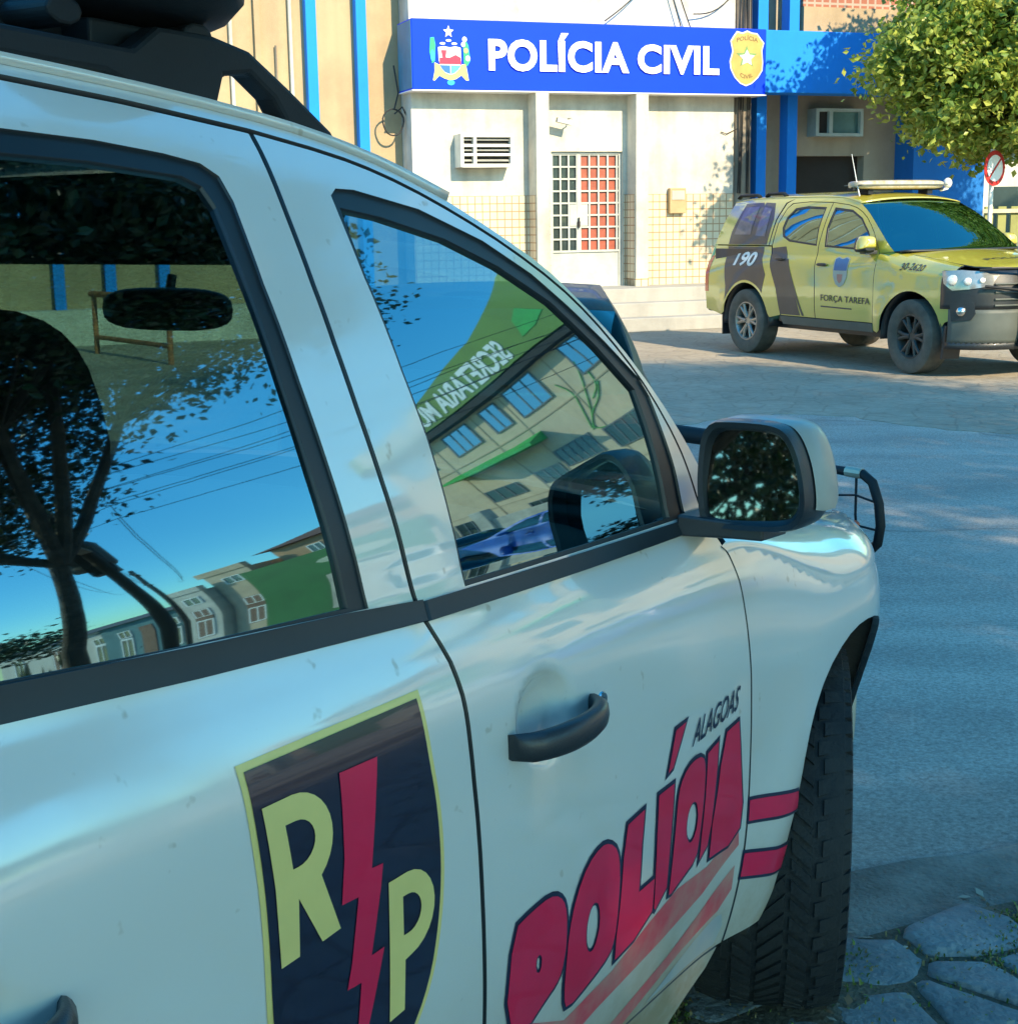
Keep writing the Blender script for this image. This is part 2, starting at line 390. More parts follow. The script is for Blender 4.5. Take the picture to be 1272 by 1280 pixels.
def wheel(parent, s, w, r=.385, wd=.26, rr=.235, tm=None, rm=None, steer=0, tread=True, side=1, z=None, spokes=6, blocks=62):
    root = empty('wheel', (s, -w * side, z or r), (0, 0, steer), parent)
    if side < 0: root.rotation_euler = (0, 0, pi + steer)
    h = wd / 2; t = MB()
    # local -y is outboard
    prof = [(rr, -h * .80), (rr + .02, -h * .93), (rr + (r - rr) * .45, -h * 1.02), (r - .035, -h * .97), (r - .012, -h * .88), (r - .006, -h * .7), (r - .0055, 0), (r - .006, h * .7), (r - .012, h * .88), (r - .035, h * .97), (rr + (r - rr) * .45, h * 1.02), (rr + .02, h * .93), (rr, h * .8)]
    t.lathe(prof, (0, 0, 0), 'y', 64)
    if tread:
        def blk(y0, y1, a0, a1, sk, lo_=None, hi_=None, top=r, c=.0):
            vs = []
            for rad, inset in ((r - .02, 0), (top, .12)):
                for (yy, tt) in ((y0, 0), (y1, 0), (y1, 1), (y0, 1)):
                    ym = (y0 + y1) / 2; y = ym + (yy - ym) * (1 - inset)
                    a = a0 + (a1 - a0) * (.5 + (tt - .5) * (1 - inset)) + sk * (y - y0)
                    d = 0 if abs(y) < h * .82 else (abs(y) - h * .82) / (h * .2) * .022
                    vs.append(((rad - d) * cos(a), y, (rad - d) * sin(a)))
            t.add(vs, [(0, 3, 2, 1), (4, 5, 6, 7), (0, 1, 5, 4), (1, 2, 6, 5), (2, 3, 7, 6), (3, 0, 4, 7)])
        for i in range(blocks):
            a = 2 * pi * i / blocks; da = 2 * pi / blocks
            big = i % 2
            blk(-h * 1.0, -h * (.52 if big else .60), a, a + da * .84, .9)
            blk(h * (.52 if big else .60), h * 1.0, a + da * .5, a + da * 1.34, .9)
            blk(-h * .50, -h * .22, a + da * .3, a + da * (1.02 if big else .9), -2.2, top=r + .001)
            blk(h * .22, h * .50, a + da * .1, a + da * .78, -2.2, top=r + .001)
            blk(-h * .18, h * .18, a + da * .2, a + da * (.95 if big else .8), 2.6, top=r + .001)
    ty = t.build('tyre', tm or M['tyre'], root, angle=32)
    q = MB()
    q.lathe([(rr + .004, -h * .78), (rr + .012, -h * .84), (rr - .006, -h * .86), (rr - .02, -h * .7), (rr - .03, h * .1), (rr - .005, h * .8), (rr + .004, h * .78)], (0, 0, 0), 'y', 48)
    q.lathe([(0, -h * .62), (.055, -h * .62), (.07, -h * .5), (.075, -h * .2), (0, -h * .2)], (0, 0, 0), 'y', 24)
    for i in range(spokes):
        a = 2 * pi * i / spokes
        for da in (-.14, .14):
            p = [(.05 * cos(a), -h * .5, .05 * sin(a)), (.13 * cos(a + da * .8), -h * .62, .13 * sin(a + da * .8)), ((rr - .01) * cos(a + da * 1.3), -h * .66, (rr - .01) * sin(a + da * 1.3))]
            q.tube(p, [.028, .022, .020], 8)
    q.build('rim', rm or M['rim'], root, angle=40)
    d = MB(); d.lathe([(0, 0), (.16, 0), (.16, .02), (0, .02)], (0, -h * .1, 0), 'y', 32); d.build('brake_disc', M['darkrim'], root)
    return root
def arch_liner(parent, a, side=1, r=.475, m=None, w0=.45, w1=.915, wf=0, wfun=None):
    rows = []
    for k in range(25):
        t = radians(-4 + 190 * k / 24); wj = wfun(a + r * cos(t), .385 + r * sin(t)) if wfun else w1; rows.append([(a + r * cos(t), -side * (w0 + (wj - w0) * j / 3), .385 + r * sin(t)) for j in range(4)])
    return grid_mesh('wheelarch_liner', rows, m or M['liner'], parent, thick=.01)
def arc(cx, cz, r, a0, a1, n=18): return [(cx + r * cos(radians(a0 + (a1 - a0) * k / n)), cz + r * sin(radians(a0 + (a1 - a0) * k / n))) for k in range(n + 1)]
def seat(parent, s, y, hr=True, wd=.50):
    t = MB(); t.ell((s, y, .62), (.27, wd / 2, .11), 20, 12, p=.55); o = t.build('seat_cushion', M['seat'], parent, smooth=True)
    rot = Matrix.Rotation(radians(-18), 3, 'Y'); t = MB(); t.ell((s - .30, y, .98), (.09, wd / 2 * .95, .34), 20, 14, p=.6, rot=rot); t.build('seat_back', M['seat'], parent, smooth=True)
    if hr:
        t = MB(); t.ell((s - .385, y, 1.355), (.06, .175, .125), 20, 14, p=.7, rot=rot)
        for e in (-.05, .05): t.tube([(s - .36, y + e, 1.22), (s - .375, y + e, 1.34)], .007, 8)
        t.build('headrest', M['seat'], parent, smooth=True)

# ------------------------------------------------------------------ THE WHITE PATROL PICK-UP / SUV
def white_suv():
    B = Body(.0, .83, 2, .94, dimples=[(-1.285, .962), (-2.20, .92)])
    D = Body(.0, .83, 2, .94); S = B.side
    root = empty('police_suv', (-.085, 3.354, 0), (0, .048, pi / 2 - .564))
    tag(root, 'white police car in the foreground with an RP shield and red lettering', 'police car')
    SH = [(-1.512, 1.684), (-1.517, 1.60), (-1.526, 1.478), (-1.520, 1.333), (-1.500, 1.148), (-1.486, 1.11), (-1.470, 1.06), (-1.462, .95), (-1.450, .86), (-1.440, .745), (-1.425, .60), (-1.41, .45), (-1.40, .385)]
    FD = [(-.640, 1.115), (-.612, 1.05), (-.612, .95), (-.606, .85), (-.600, .75), (-.600, .64), (-.607, .53), (-.615, .44), (-.620, .385)]
    TOPF = [(-1.408, 1.672), (-1.33, 1.660), (-1.24, 1.637), (-1.14, 1.603), (-1.04, 1.562), (-.94, 1.510), (-.87, 1.460), (-.80, 1.397), (-.75, 1.34), (-.70, 1.26), (-.665, 1.18)]
    ROOFE = [(-3.70, 1.62), (-3.4, 1.675), (-3.0, 1.712), (-2.6, 1.728), (-2.3, 1.732), (-1.9, 1.729), (-1.7, 1.719), (-1.52, 1.705), (-1.40, 1.690), (-1.30, 1.669), (-1.2446, 1.654), (-1.151, 1.624)]
    AP = [(-1.151, 1.624), (-1.055, 1.585), (-.956, 1.538), (-.895, 1.494), (-.808, 1.4255), (-.726, 1.340), (-.656, 1.250), (-.60, 1.175), (-.54, 1.110)]
    WF = [(-1.416, 1.617), (-1.400, 1.6265), (-1.363, 1.627), (-1.2325, 1.609), (-1.102, 1.571), (-1.003, 1.526), (-.931, 1.480), (-.853, 1.427), (-.772, 1.366), (-.752, 1.335), (-.738, 1.27), (-.727, 1.22), (-.717, 1.142), (-1.392, 1.145), (-1.400, 1.23), (-1.404, 1.328), (-1.413, 1.406), (-1.420, 1.52)]
    GF = [(-1.403, 1.605), (-1.325, 1.597), (-1.193, 1.573), (-1.083, 1.538), (-.971, 1.487), (-.874, 1.419), (-.790, 1.350), (-.783, 1.297), (-.777, 1.227), (-.770, 1.148), (-1.384, 1.151), (-1.391, 1.23), (-1.395, 1.328), (-1.404, 1.406), (-1.410, 1.52)]
    WR = [(-2.38, 1.650), (-1.893, 1.656), (-1.776, 1.6545), (-1.682, 1.648), (-1.630, 1.641), (-1.608, 1.628), (-1.602, 1.60), (-1.609, 1.509), (-1.606, 1.402), (-1.600, 1.31), (-1.594, 1.229), (-1.585, 1.153), (-2.09, 1.178), (-2.44, 1.205), (-2.50, 1.35), (-2.46, 1.56)]
    GR = [(-2.34, 1.628), (-1.909, 1.634), (-1.793, 1.634), (-1.664, 1.627), (-1.638, 1.617), (-1.629, 1.595), (-1.631, 1.52), (-1.630, 1.404), (-1.627, 1.308), (-1.621, 1.223), (-1.615, 1.159), (-1.865, 1.167), (-2.08, 1.180), (-2.41, 1.206), (-2.47, 1.35), (-2.42, 1.53)]
    RB = [(-2.58, 1.20), (-2.60, 1.0), (-2.52, .86), (-2.43, .72), (-2.38, .55), (-2.37, .385)]       # rear edge of rear door
    def sh(L, d): return [(s + d, z) for s, z in L]
    grp = {}
    for side in (1, -1):
        g = .022 if side > 0 else .045
        fd = panel('front_door', dens(TOPF, 1) + dens(FD, 1)[1:] + [(-1.395, .385)] + dens(sh(SH, .0045), 1)[::-1], S, M['white'], root, holes=[WF], side=side, grid=.0125 if side > 0 else g)
        rd = panel('rear_door', [(-2.40, 1.712), (-1.857, 1.707), (-1.706, 1.699)] + dens(sh(SH, -.0045), 1) + [(-1.41, .385)] + RB[::-1] + [(-2.60, 1.45), (-2.54, 1.62)], S, M['white'], root, holes=[WR], side=side, grid=g)
        for door, W, G, nm in ((fd, WF, GF, 'f'), (rd, WR, GR, 'r')):
            panel('window_seal', W, D.side, M['rubbergap'], door, holes=[G], side=side, off=-.004, grid=g, thick=.012)
            panel('window', offset(G, .004), D.side, M['winglass'], door, side=side, off=-.010, grid=g, thick=0)
        panel('belt_moulding', [(-1.484, 1.143), (-1.1, 1.1405), (-.715, 1.138), (-.655, 1.128), (-.655, 1.117), (-1.1, 1.118), (-1.487, 1.1205)], D.side, M['rubbergap'], fd, side=side, off=.007, grid=g, thick=.016)
        panel('belt_moulding', [(-2.47, 1.208), (-2.08, 1.1785), (-1.848, 1.165), (-1.629, 1.155), (-1.4915, 1.1455), (-1.494, 1.1215), (-1.857, 1.135), (-2.087, 1.147), (-2.47, 1.172)], D.side, M['rubbergap'], rd, side=side, off=.007, grid=g, thick=.016)
        strip = lambda L, w_: [(s - w_, z) for s, z in L] + [(s + w_, z) for s, z in L[::-1]]
        panel('gap_backing', strip(SH, .016), D.side, M['rubbergap'], fd, side=side, off=-.007, grid=g * 1.5, thick=0)  # black strips behind the door gaps, standing in for their shade
        panel('gap_backing', strip([(-.700, 1.26), (-.665, 1.18)] + FD, .014), D.side, M['rubbergap'], fd, side=side, off=-.007, grid=g * 1.5, thick=0)
        TG = [(-2.40, 1.712), (-1.857, 1.7075), (-1.706, 1.700), (-1.518, 1.685)] + TOPF
        panel('gap_backing', [(s, z + .014) for s, z in TG] + [(s, z - .014) for s, z in TG[::-1]], D.side, M['rubbergap'], rd, side=side, off=-.007, grid=g * 1.5, thick=0)
        # roof side and A pillar
        panel('side_frame', dens(ROOFE, 1) + dens(AP, 1)[1:] + [(-.575, 1.105), (-.632, 1.120)] + dens(offset_line(TOPF, .006), 1)[::-1] + [(-1.512, 1.691), (-1.706, 1.7065), (-1.857, 1.7145), (-2.41, 1.719), (-2.55, 1.628), (-2.61, 1.45), (-2.59, 1.20), (-2.75, 1.20), (-3.7, 1.25)], S, M['white'], root, side=side, grid=g)
        # fender
        top = [(s, B.zb(s) + .25) for s in [-.575, -.45, -.3, -.15, 0, .15, .3, .42, .48]]
        lip = arc(0, .385, .458, 158, 18, 20)
        fen = [(x + .0065, z) for x, z in dens(FD, 1)[::-1]] + [(-.605, 1.13), (-.595, 1.2)] + top + [(.48, .9), (.47, .52)] + lip[::-1] + [(-.44, .50), (-.455, .43), (-.50, .385)]
        fe = panel('front_fender', fen, B.fender, M['white'], root, side=side, grid=.013 if side > 0 else .04)
        if side > 0:
            for F_, gg in (([(-.596, .642), (-.50, .624), (-.413, .608), (-.407, .573), (-.50, .587), (-.597, .605)], 0), ([(-.603, .548), (-.50, .524), (-.435, .512), (-.445, .470), (-.50, .480), (-.606, .506)], 0)):
                panel('stripe_edge', offset(F_, .006), B.fender, M['outline'], fe, off=.0012, grid=.02, thick=0)
                panel('red_stripe', F_, B.fender, M['red'], fe, off=.0022, grid=.02, thick=0)
        panel('rocker_panel', [(-2.37, .38), (-.632, .38), (-.65, .345), (-.70, .305), (-.78, .275), (-2.37, .265)], S, M['white'], root, side=side, grid=.05)
        # quarter panel with rear wheel arch
        qp = [(RB[0][0] - .008, 1.195)] + [(s - .008, z) for s, z in RB[1:4]] + [(-2.39, .60), (-2.39, .45)] + arc(-2.845, .385, .47, 15, 165, 16) + [(-3.40, .42), (-3.78, .45), (-3.82, .8), (-3.80, 1.15), (-2.75, 1.195)]
        panel('quarter_panel', qp, S, M['white'], root, side=side, grid=.05)
        panel('quarter_window', [(-2.66, 1.215), (-2.66, 1.6), (-3.25, 1.58), (-3.5, 1.4), (-3.55, 1.26)], D.side, M['glossblack'], root, side=side, off=.002, grid=.06, thick=0)
        arch_liner(root, 0, side, r=.464, wfun=lambda s_, z_: D.side_w(s_, z_) - .0145 if s_ > .05 else min(.905, D.side_w(s_, z_) - .02)); arch_liner(root, -2.845, side)
    # --- right side lettering
    rd = [o for o in root.children if o.name.startswith('rear_door')][0]; fd = [o for o in root.children if o.name.startswith('front_door')][0]
    shield = [(-1.853, 1.053)] + dens([(-1.55, 1.058), (-1.545, .99), (-1.530, .92), (-1.524, .85), (-1.530, .78), (-1.548, .71), (-1.59, .65), (-1.64, .59), (-1.69, .55)], 2) + dens([(-1.69, .55), (-1.755, .60), (-1.80, .66), (-1.826, .72), (-1.834, .783), (-1.836, .863), (-1.840, .924), (-1.848, .99), (-1.853, 1.053)], 2)[1:-1]
    earc = lambda x, z, rx, rz, a0, a1: [(x + rx * cos(radians(a0 + (a1 - a0) * k / 12)), z + rz * sin(radians(a0 + (a1 - a0) * k / 12))) for k in range(13)]
    sb = panel('shield_border', shield, S, M['yel'], rd, off=.0010, grid=.03, thick=0)
    panel('shield_field', offset(shield, -.008), S, M['navy'], sb, off=.0018, grid=.03, thick=0)
    for nm, P_, H_, m_ in (('letter_R', [(-1.83, 1.006)] + earc(-1.785, .953, .058, .054, 90, -50) + [(-1.719, .843), (-1.749, .84), (-1.784, .899), (-1.785, .838), (-1.813, .836), (-1.818, .92)], [[(-1.799, .980)] + earc(-1.783, .956, .028, .024, 90, -90) + [(-1.791, .932)]], 'yel'),
                           ('lightning', [(-1.71, 1.008), (-1.645, 1.008), (-1.652, .97), (-1.664, .89), (-1.644, .889), (-1.649, .862), (-1.667, .792), (-1.644, .793), (-1.657, .754), (-1.676, .70), (-1.70, .645), (-1.69, .72), (-1.685, .768), (-1.709, .769), (-1.701, .796), (-1.688, .866), (-1.716, .867), (-1.71, .916)], [], 'red'),
                           ('letter_P', [(-1.635, .863)] + earc(-1.600, .814, .052, .050, 90, -82) + [(-1.605, .762), (-1.605, .702), (-1.633, .699)], [[(-1.609, .838)] + earc(-1.599, .815, .025, .023, 90, -90) + [(-1.608, .792)]], 'yel')):
        panel(nm, P_, S, M[m_], rd, holes=H_, off=.0028, grid=.02, thick=0)
    L_ = {}
    for nm, o_, h_ in LETTERS:
        o_ = chaikin(o_, 1) if nm in 'POC' else o_
        panel('letter_edge', offset(o_, .0055), S, M['outline'], fd, holes=[offset(x, -.004) for x in h_], off=.0010, grid=.03, thick=0)
        panel('red_letter', offset(o_, -.001), S, M['red'], fd, holes=h_, off=.0020, grid=.03, thick=0)
    panel('dusty_stripe', [(-1.30, .545), (-1.204, .505), (-1.067, .522), (-.95, .556), (-.86, .575), (-.746, .572), (-.63, .60), (-.624, .57), (-.75, .525), (-.90, .50), (-1.10, .475), (-1.37, .42), (-1.39, .50)], S, M['pink'], fd, off=.0006, grid=.03, thick=0)
    panel('dusty_stripe', [(-1.38, .39), (-1.10, .408), (-1.022, .420), (-.856, .455), (-.751, .488), (-.630, .535), (-.628, .49), (-.667, .462), (-.801, .44), (-.92, .41), (-1.0, .389)], S, M['pink'], fd, off=.0006, grid=.03, thick=0)
    panel('grey_stripe', [(-.90, .392), (-.75, .435), (-.673, .452), (-.648, .45), (-.635, .425), (-.65, .392)], S, M['greyv'], fd, off=.0006, grid=.03, thick=0)
    text_map('lettering', 'ALAGOAS', lambda u, v: (lambda s, z: (s, -(B.side_w(s, z) + .002), z))(-.845 + .178 * u + .016 * v, .803 + .016 * u + .040 * v), M['outline'], fd, .01)
    # handles
    for door, s0, zz in ((fd, -1.275, .948), (rd, -2.19, .905)):
        t = MB(); n = 15; rings = []
        for i in range(n):
            u = i / (n - 1); s = s0 - .106 + .212 * u; w = D.side_w(s, zz) + .006 + .040 * sin(pi * min(1, max(0, u * 1.02))) ** .45
            hh = .0205 * (1 - .35 * abs(u - .35) ** 1.5) * (1 if 0 < i < n - 1 else .9); tt = .0135
            ring = []
            for k in range(12):
                a = 2 * pi * k / 12; ring.append((s, -(w + tt * cos(a)), zz + .004 * u + hh * math.copysign(abs(sin(a)) ** .8, sin(a))))
            rings.append(ring)
        vs = [p for r_ in rings for p in r_]; fs = [(i * 12 + k, i * 12 + (k + 1) % 12, (i + 1) * 12 + (k + 1) % 12, (i + 1) * 12 + k) for i in range(n - 1) for k in range(12)] + [tuple(range(12)), tuple((n - 1) * 12 + k for k in range(12))]
        t.add(vs, fs); t.build('handle', M['black'], door, angle=50, smooth=True)
    s0 = -1.135; w0 = D.side_w(s0, .948); t = MB(); t.lathe([(0, -.0025), (.011, -.0025), (.013, 0), (.013, .004)], (s0, -w0, .948), 'y', 20); t.build('door_lock', M['chrome'], fd, angle=40)
    t = MB(); t.box((s0, -w0 - .003, .948), (.0022, .001, .010)); t.build('keyhole', M['rubbergap'], fd)
    # hood, nose, roof, screens
    rear = [(-.53, y / 10 * .735) for y in range(-10, 11)]
    hood = [(-.53, -.745), (-.3, -.722), (0, -.690), (.3, -.682), (.45, -.64), (.6, -.53), (.70, -.40), (.77, -.2), (.79, 0)]
    hood = hood + [(s, -y) for s, y in hood[-2::-1]]
    panel('bonnet', hood, B.hood, M['white'], root, grid=.05)
    nose_grid(B, 'bumper', M['white'], root, 37, .36, .72); nose_grid(B, 'grille', M['black'], root, 40, .72, .96)
    roof(B, dens(ROOFE, 1), M['white'], root)
    windscreen(B, AP, M['wind'], root)
    rows = [[(-.66 + .13 * j + (.16 + .0 * j) * (1 - (u / 8) ** 2) * (1 - j / 3 * .5), -u / 8 * .80, 1.085 + .012 * j) for u in range(-8, 9)] for j in range(3)]
    grid_mesh('cowl_panel', rows, M['black'], root, thick=.02, flip=True)
    # tail
    rows = []
    for z in (.45, .6, .8, 1.0, 1.15, 1.3, 1.45, 1.58, 1.63):
        w = B.side_w(-3.76, z); so = -3.80 + max(0, z - 1.15) * .35
        rows.append([(so - .12 * (1 - abs(u / 10) ** 3), w * u / 10, z) for u in range(-10, 11)])
    tg = grid_mesh('tailgate', rows, M['white'], root, thick=.02, flip=True)
    t = MB(); t.lo((-3.99, -.82, .40), (-3.80, .82, .62)); t.build('rear_bumper', M['black'], root, bevel=.03)
    for sd in (1, -1):
        t = MB(); t.box((-3.84, sd * .80, 1.0), (.12, .16, .42)); t.build('tail_lamp', M['tail'], root, bevel=.02)
    # floor, dash, seats
    t = MB(); t.lo((-3.7, -.70, .30), (.55, .70, .42)); t.lo((-3.5, -.84, .38), (-.5, .84, .44)); t.build('floor_pan', M['black'], root)
    t = MB(); t.lo((-.56, -.78, .45), (-.48, .78, 1.08)); t.ell((-.72, 0, .98), (.20, .78, .13), 24, 12, p=.6); t.lo((-.9, -.78, .5), (-.5, .78, .95)); t.build('dashboard', M['dash'], root, angle=40)
    t = MB(); c = Vector((-1.02, .38, 1.0)); ax = Matrix.Rotation(radians(-62), 3, 'Y')
    pts = [c + ax @ Vector((0.19 * cos(a), .19 * sin(a), 0)) for a in [2 * pi * k / 28 for k in range(29)]]
    t.tube(pts, .016, 8); t.tube([c + ax @ Vector((-.18, 0, 0)), c, c + ax @ Vector((.18, 0, 0))], .02, 8); t.tube([c, (-.75, .38, .92)], .03, 8); t.build('steering_wheel', M['black'], root, smooth=True)
    seat(root, -1.30, -.38); seat(root, -1.30, .38)
    seat(root, -2.20, -.38, True, .62); seat(root, -2.20, .38, True, .62)
    t = MB(); t.ell((-1.05, -.045, 1.463), (.020, .128, .036), 24, 12, p=.65, rot=Matrix.Rotation(radians(10), 3, 'Z')); t.tube([(-1.03, -.03, 1.48), (-1.02, -.03, 1.52)], .008, 8); t.build('rear_view_mirror', M['black'], root, smooth=True)
    for y0, y1 in ((-.53, .53),):
        t = MB(); t.lo((-1.19, y0, 1.535), (-1.165, y1, 1.640)); t.build('sun_visor', M['seat'], root, bevel=.01)
    t = MB(); t.lo((-3.6, -.58, 1.675), (-1.42, .58, 1.69)); t.lo((-1.42, -.52, 1.64), (-1.165, .52, 1.655)); t.build('headliner', M['dash'], root)
    # door mirrors
    for side in (1, -1):
        mr = mirror(root, side)
    # wheels
    wheel(root, 0, .740, wd=.295, steer=radians(22.5), tm=M['tyre']); wheel(root, 0, .740, wd=.295, side=-1, steer=radians(24), tread=False)
    wheel(root, -2.845, .80, tread=False); wheel(root, -2.845, .80, side=-1, tread=False)
    # roof rails and light bar
    for sd in (1, -1):
        t = MB()
        t.prism([(-1.30, 1.690), (-1.315, 1.706), (-1.40, 1.752), (-1.47, 1.787), (-1.53, 1.796), (-1.62, 1.794), (-1.66, 1.765), (-2.9, 1.775), (-3.05, 1.74), (-3.1, 1.715), (-2.95, 1.705), (-2.85, 1.745), (-1.70, 1.735), (-1.62, 1.712), (-1.54, 1.705), (-1.525, 1.722), (-1.515, 1.752), (-1.47, 1.760), (-1.425, 1.735), (-1.405, 1.712), (-1.40, 1.698), (-1.34, 1.684)], -sd * .598 - .018, -sd * .598 + .018, 'y')
        for k in (-1.9, -2.35): t.box((k, -sd * .598, 1.735), (.10, .03, .06))
        t.build('roof_rail', M['bar'], root, bevel=.006)
    t = MB()
    for s in (-1.54, -1.74): t.tube([(s, -.60, 1.795), (s, .60, 1.795)], .016, 10, flat=1.6)
    t.box((-1.65, -.50, 1.785), (.30, .05, .05)); t.box((-1.65, .50, 1.785), (.30, .05, .05)); t.box((-1.60, -.54, 1.765), (.16, .06, .07)); t.box((-1.78, -.45, 1.77), (.12, .3, .03), rot=Matrix.Rotation(radians(20), 3, 'X')); t.build('rack_crossbars', M['bar'], root, bevel=.004)
    lb = MB(); n = 26; rings = []
    for i in range(n):
        u = -1 + 2 * i / (n - 1); y = u * .69; k = (1 - abs(u) ** 7) ** .5 if abs(u) < 1 else .12; k = max(k, .25)
        sh_ = -.06 * abs(u) ** 3
        rings.append([(-1.56 + sh_ + .165 * k * math.copysign(abs(cos(a)) ** .6, cos(a)), y, 1.852 + .056 * k * math.copysign(abs(sin(a)) ** .6, sin(a))) for a in [2 * pi * q / 20 for q in range(20)]])
    vs = [p for r_ in rings for p in r_]; fs = [(i * 20 + q, i * 20 + (q + 1) % 20, (i + 1) * 20 + (q + 1) % 20, (i + 1) * 20 + q) for i in range(n - 1) for q in range(20)] + [tuple(range(20)), tuple((n - 1) * 20 + q for q in range(20))]
    mi = [1 if 4 <= i <= 9 else 0 for i in range(n - 1) for q in range(20)] + [0, 0]
    lb.v = vs; lb.f = [list(f) for f in fs]; lb.mi = mi
    lbo = lb.build('light_bar', [M['bar'], mat('light_bar_red', (.30, .015, .03), .2, coat=1)], root, angle=50)
    t = MB(); t.box((-1.60, 0, 1.80), (.16, .9, .02)); t.build('light_bar_mount', M['bar'], lbo, bevel=.004)
    # bull bar with headlamp guards
    t = MB()
    for sd in (1, -1):
        hoop = [(.80, .30, 1.030), (.76, .46, 1.046), (.70, .60, 1.054), (.665, .685, 1.052), (.65, .715, 1.035), (.645, .735, .985), (.645, .742, .93), (.65, .735, .885), (.66, .712, .862), (.68, .66, .848), (.73, .52, .836), (.80, .36, .83)]
        t.tube([(s, -sd * w, z) for s, w, z in hoop], [.011] * 3 + [.0125] * 6 + [.011] * 3, 10)
    t.tube([(.93, .33, .35), (1.0, .33, .6), (1.02, .33, .95), (.98, .30, 1.07), (.97, 0, 1.09), (.98, -.30, 1.07), (1.02, -.33, .95), (1.0, -.33, .6), (.93, -.33, .35)], .025, 10)
    for sd in (1, -1):
        for z in (1.03, .83): t.tube([(.80, sd * .31, z), (1.0, sd * .32, z)], .012, 8)
    bb = t.build('bull_bar', M['bar'], root, smooth=True)
    t = MB()
    for sd in (1, -1):
        t.tube([(.675, -sd * .665, 1.052), (.66, -sd * .672, .95), (.672, -sd * .680, .85)], .0035, 6)
        t.tube([(.70, -sd * .56, .985), (.655, -sd * .672, 1.0), (.642, -sd * .738, .985)], .003, 6); t.tube([(.70, -sd * .56, .915), (.655, -sd * .675, .925), (.642, -sd * .742, .918)], .003, 6)
    t.build('lamp_grid', M['bar'], bb)
    t = MB(); t.tube([(.683, -.638, 1.054), (.665, -.684, 1.053)], .0135, 10); t.build('guard_sleeve', mat('worn_metal', (.45, .42, .33), .4, metal=.5), bb)
    t = MB(); t.tube([(.66, -.674, .925), (.672, -.680, .855)], .0055, 6); t.ell((.655, -.675, .925), (.008, .012, .012), 10, 8); t.build('orange_reflector', mat('orange_reflector', (.55, .12, .06), .4), bb)
    return root
def offset_line(L, d):
    out = []
    for i, p in enumerate(L):
        a = L[max(0, i - 1)]; b = L[min(len(L) - 1, i + 1)]; e = Vector((b[0] - a[0], b[1] - a[1])).normalized(); out.append((p[0] - e.y * d, p[1] + e.x * d))
    return out
def nose_grid(B, name, m, parent, th0, z0, z1, th1=90, both=True, nz=8, thick=.02):
    ths = [th0 + (th1 - th0) * i / 14 for i in range(15)]
    rows = []
    for j in range(nz + 1):
        z = z0 + (z1 - z0) * j / nz
        r = [B.nose(t, z) for t in ths]; P = [(s, -w, zz) for s, w, zz in r]
        if both: P += [(s, w, zz) for s, w, zz in r[::-1][1:]]
        rows.append(P)
    return grid_mesh(name, rows, m, parent, thick=thick)
def loft(t, rings, mi=0, cap0=True, cap1=True):
    n = len(rings[0]); vs = [p for r in rings for p in r]
    fs = [(i * n + k, i * n + (k + 1) % n, (i + 1) * n + (k + 1) % n, (i + 1) * n + k) for i in range(len(rings) - 1) for k in range(n)]
    if cap0: fs.append(tuple(range(n)))
    if cap1: fs.append(tuple((len(rings) - 1) * n + k for k in range(n)))
    t.add(vs, fs, mi); return t
MTILT = .09
def mirror(root, side, k=1.0, dz=0, ds=0):
    base = [(.895, 1.302), (.96, 1.306), (1.03, 1.304), (1.058, 1.290), (1.080, 1.25), (1.092, 1.20), (1.093, 1.165), (1.075, 1.142), (1.04, 1.134), (.96, 1.131), (.905, 1.133), (.892, 1.15), (.886, 1.22)]
    base = chaikin([(.888 + (w_ - .888) * .90, z_) for w_, z_ in base], 2); c = (.975, 1.215)
    def ring(s, f, dw=0, z_=0): return [(s + ds + (w - c[0]) * .25 * 0, -side * (c[0] + dw + (w - c[0]) * f), c[1] + dz + z_ + (z - c[1]) * f) for w, z in base]
    t = MB(); loft(t, [ring(-.735, .82), ring(-.748, .88), ring(-.750, .97), ring(-.735, 1.0), ring(-.70, 1.01), ring(-.66, 1.0), ring(-.62, .92), ring(-.59, .72)], cap0=False)
    loft(t, [ring(-.735, .82), ring(-.70, .80)], cap0=False)
    o = t.build('door_mirror', M['black'], root, smooth=True, angle=50)
    t = MB(); g = [(-.722 + (-side * p[1] - c[0]) * .21 + (p[2] - 1.215 - dz) * MTILT + ds, p[1], p[2]) for p in ring(-.731, .825)]; t.add(g, [tuple(range(len(g)))]); t.build('mirror_glass', M['mirror'], o)
    t = MB(); up = [(w, max(z, 1.172)) for w, z in base]
    def ring2(s, f, dw=0): return [(s + ds, -side * (c[0] + dw + (w - c[0]) * f), 1.235 + dz + (z - 1.235) * f) for w, z in up]
    loft(t, [ring2(-.715, 1.0, .003), ring2(-.70, 1.04, .008), ring2(-.66, 1.05, .010), ring2(-.62, .98, .006), ring2(-.585, .78), ring2(-.57, .5)], cap0=False)
    t.build('mirror_cap', root.get('_paint') and M[root['_paint']] or M['mirrorcap'], o, smooth=True, angle=60)
    t = MB(); 
    loft(t, [[(s_ + ds, -side * w_, z_ + dz) for s_, z_ in ((-.76 + a, 1.118), (-.62 - a, 1.116), (-.62 - a, 1.150 - a * .3), (-.76 + a, 1.150 - a * .3))] for w_, a in ((.865, -.01), (.90, .0), (.95, .015), (1.0, .02))])
    t.build('mirror_arm', M['black'], o, bevel=.004)
    return o
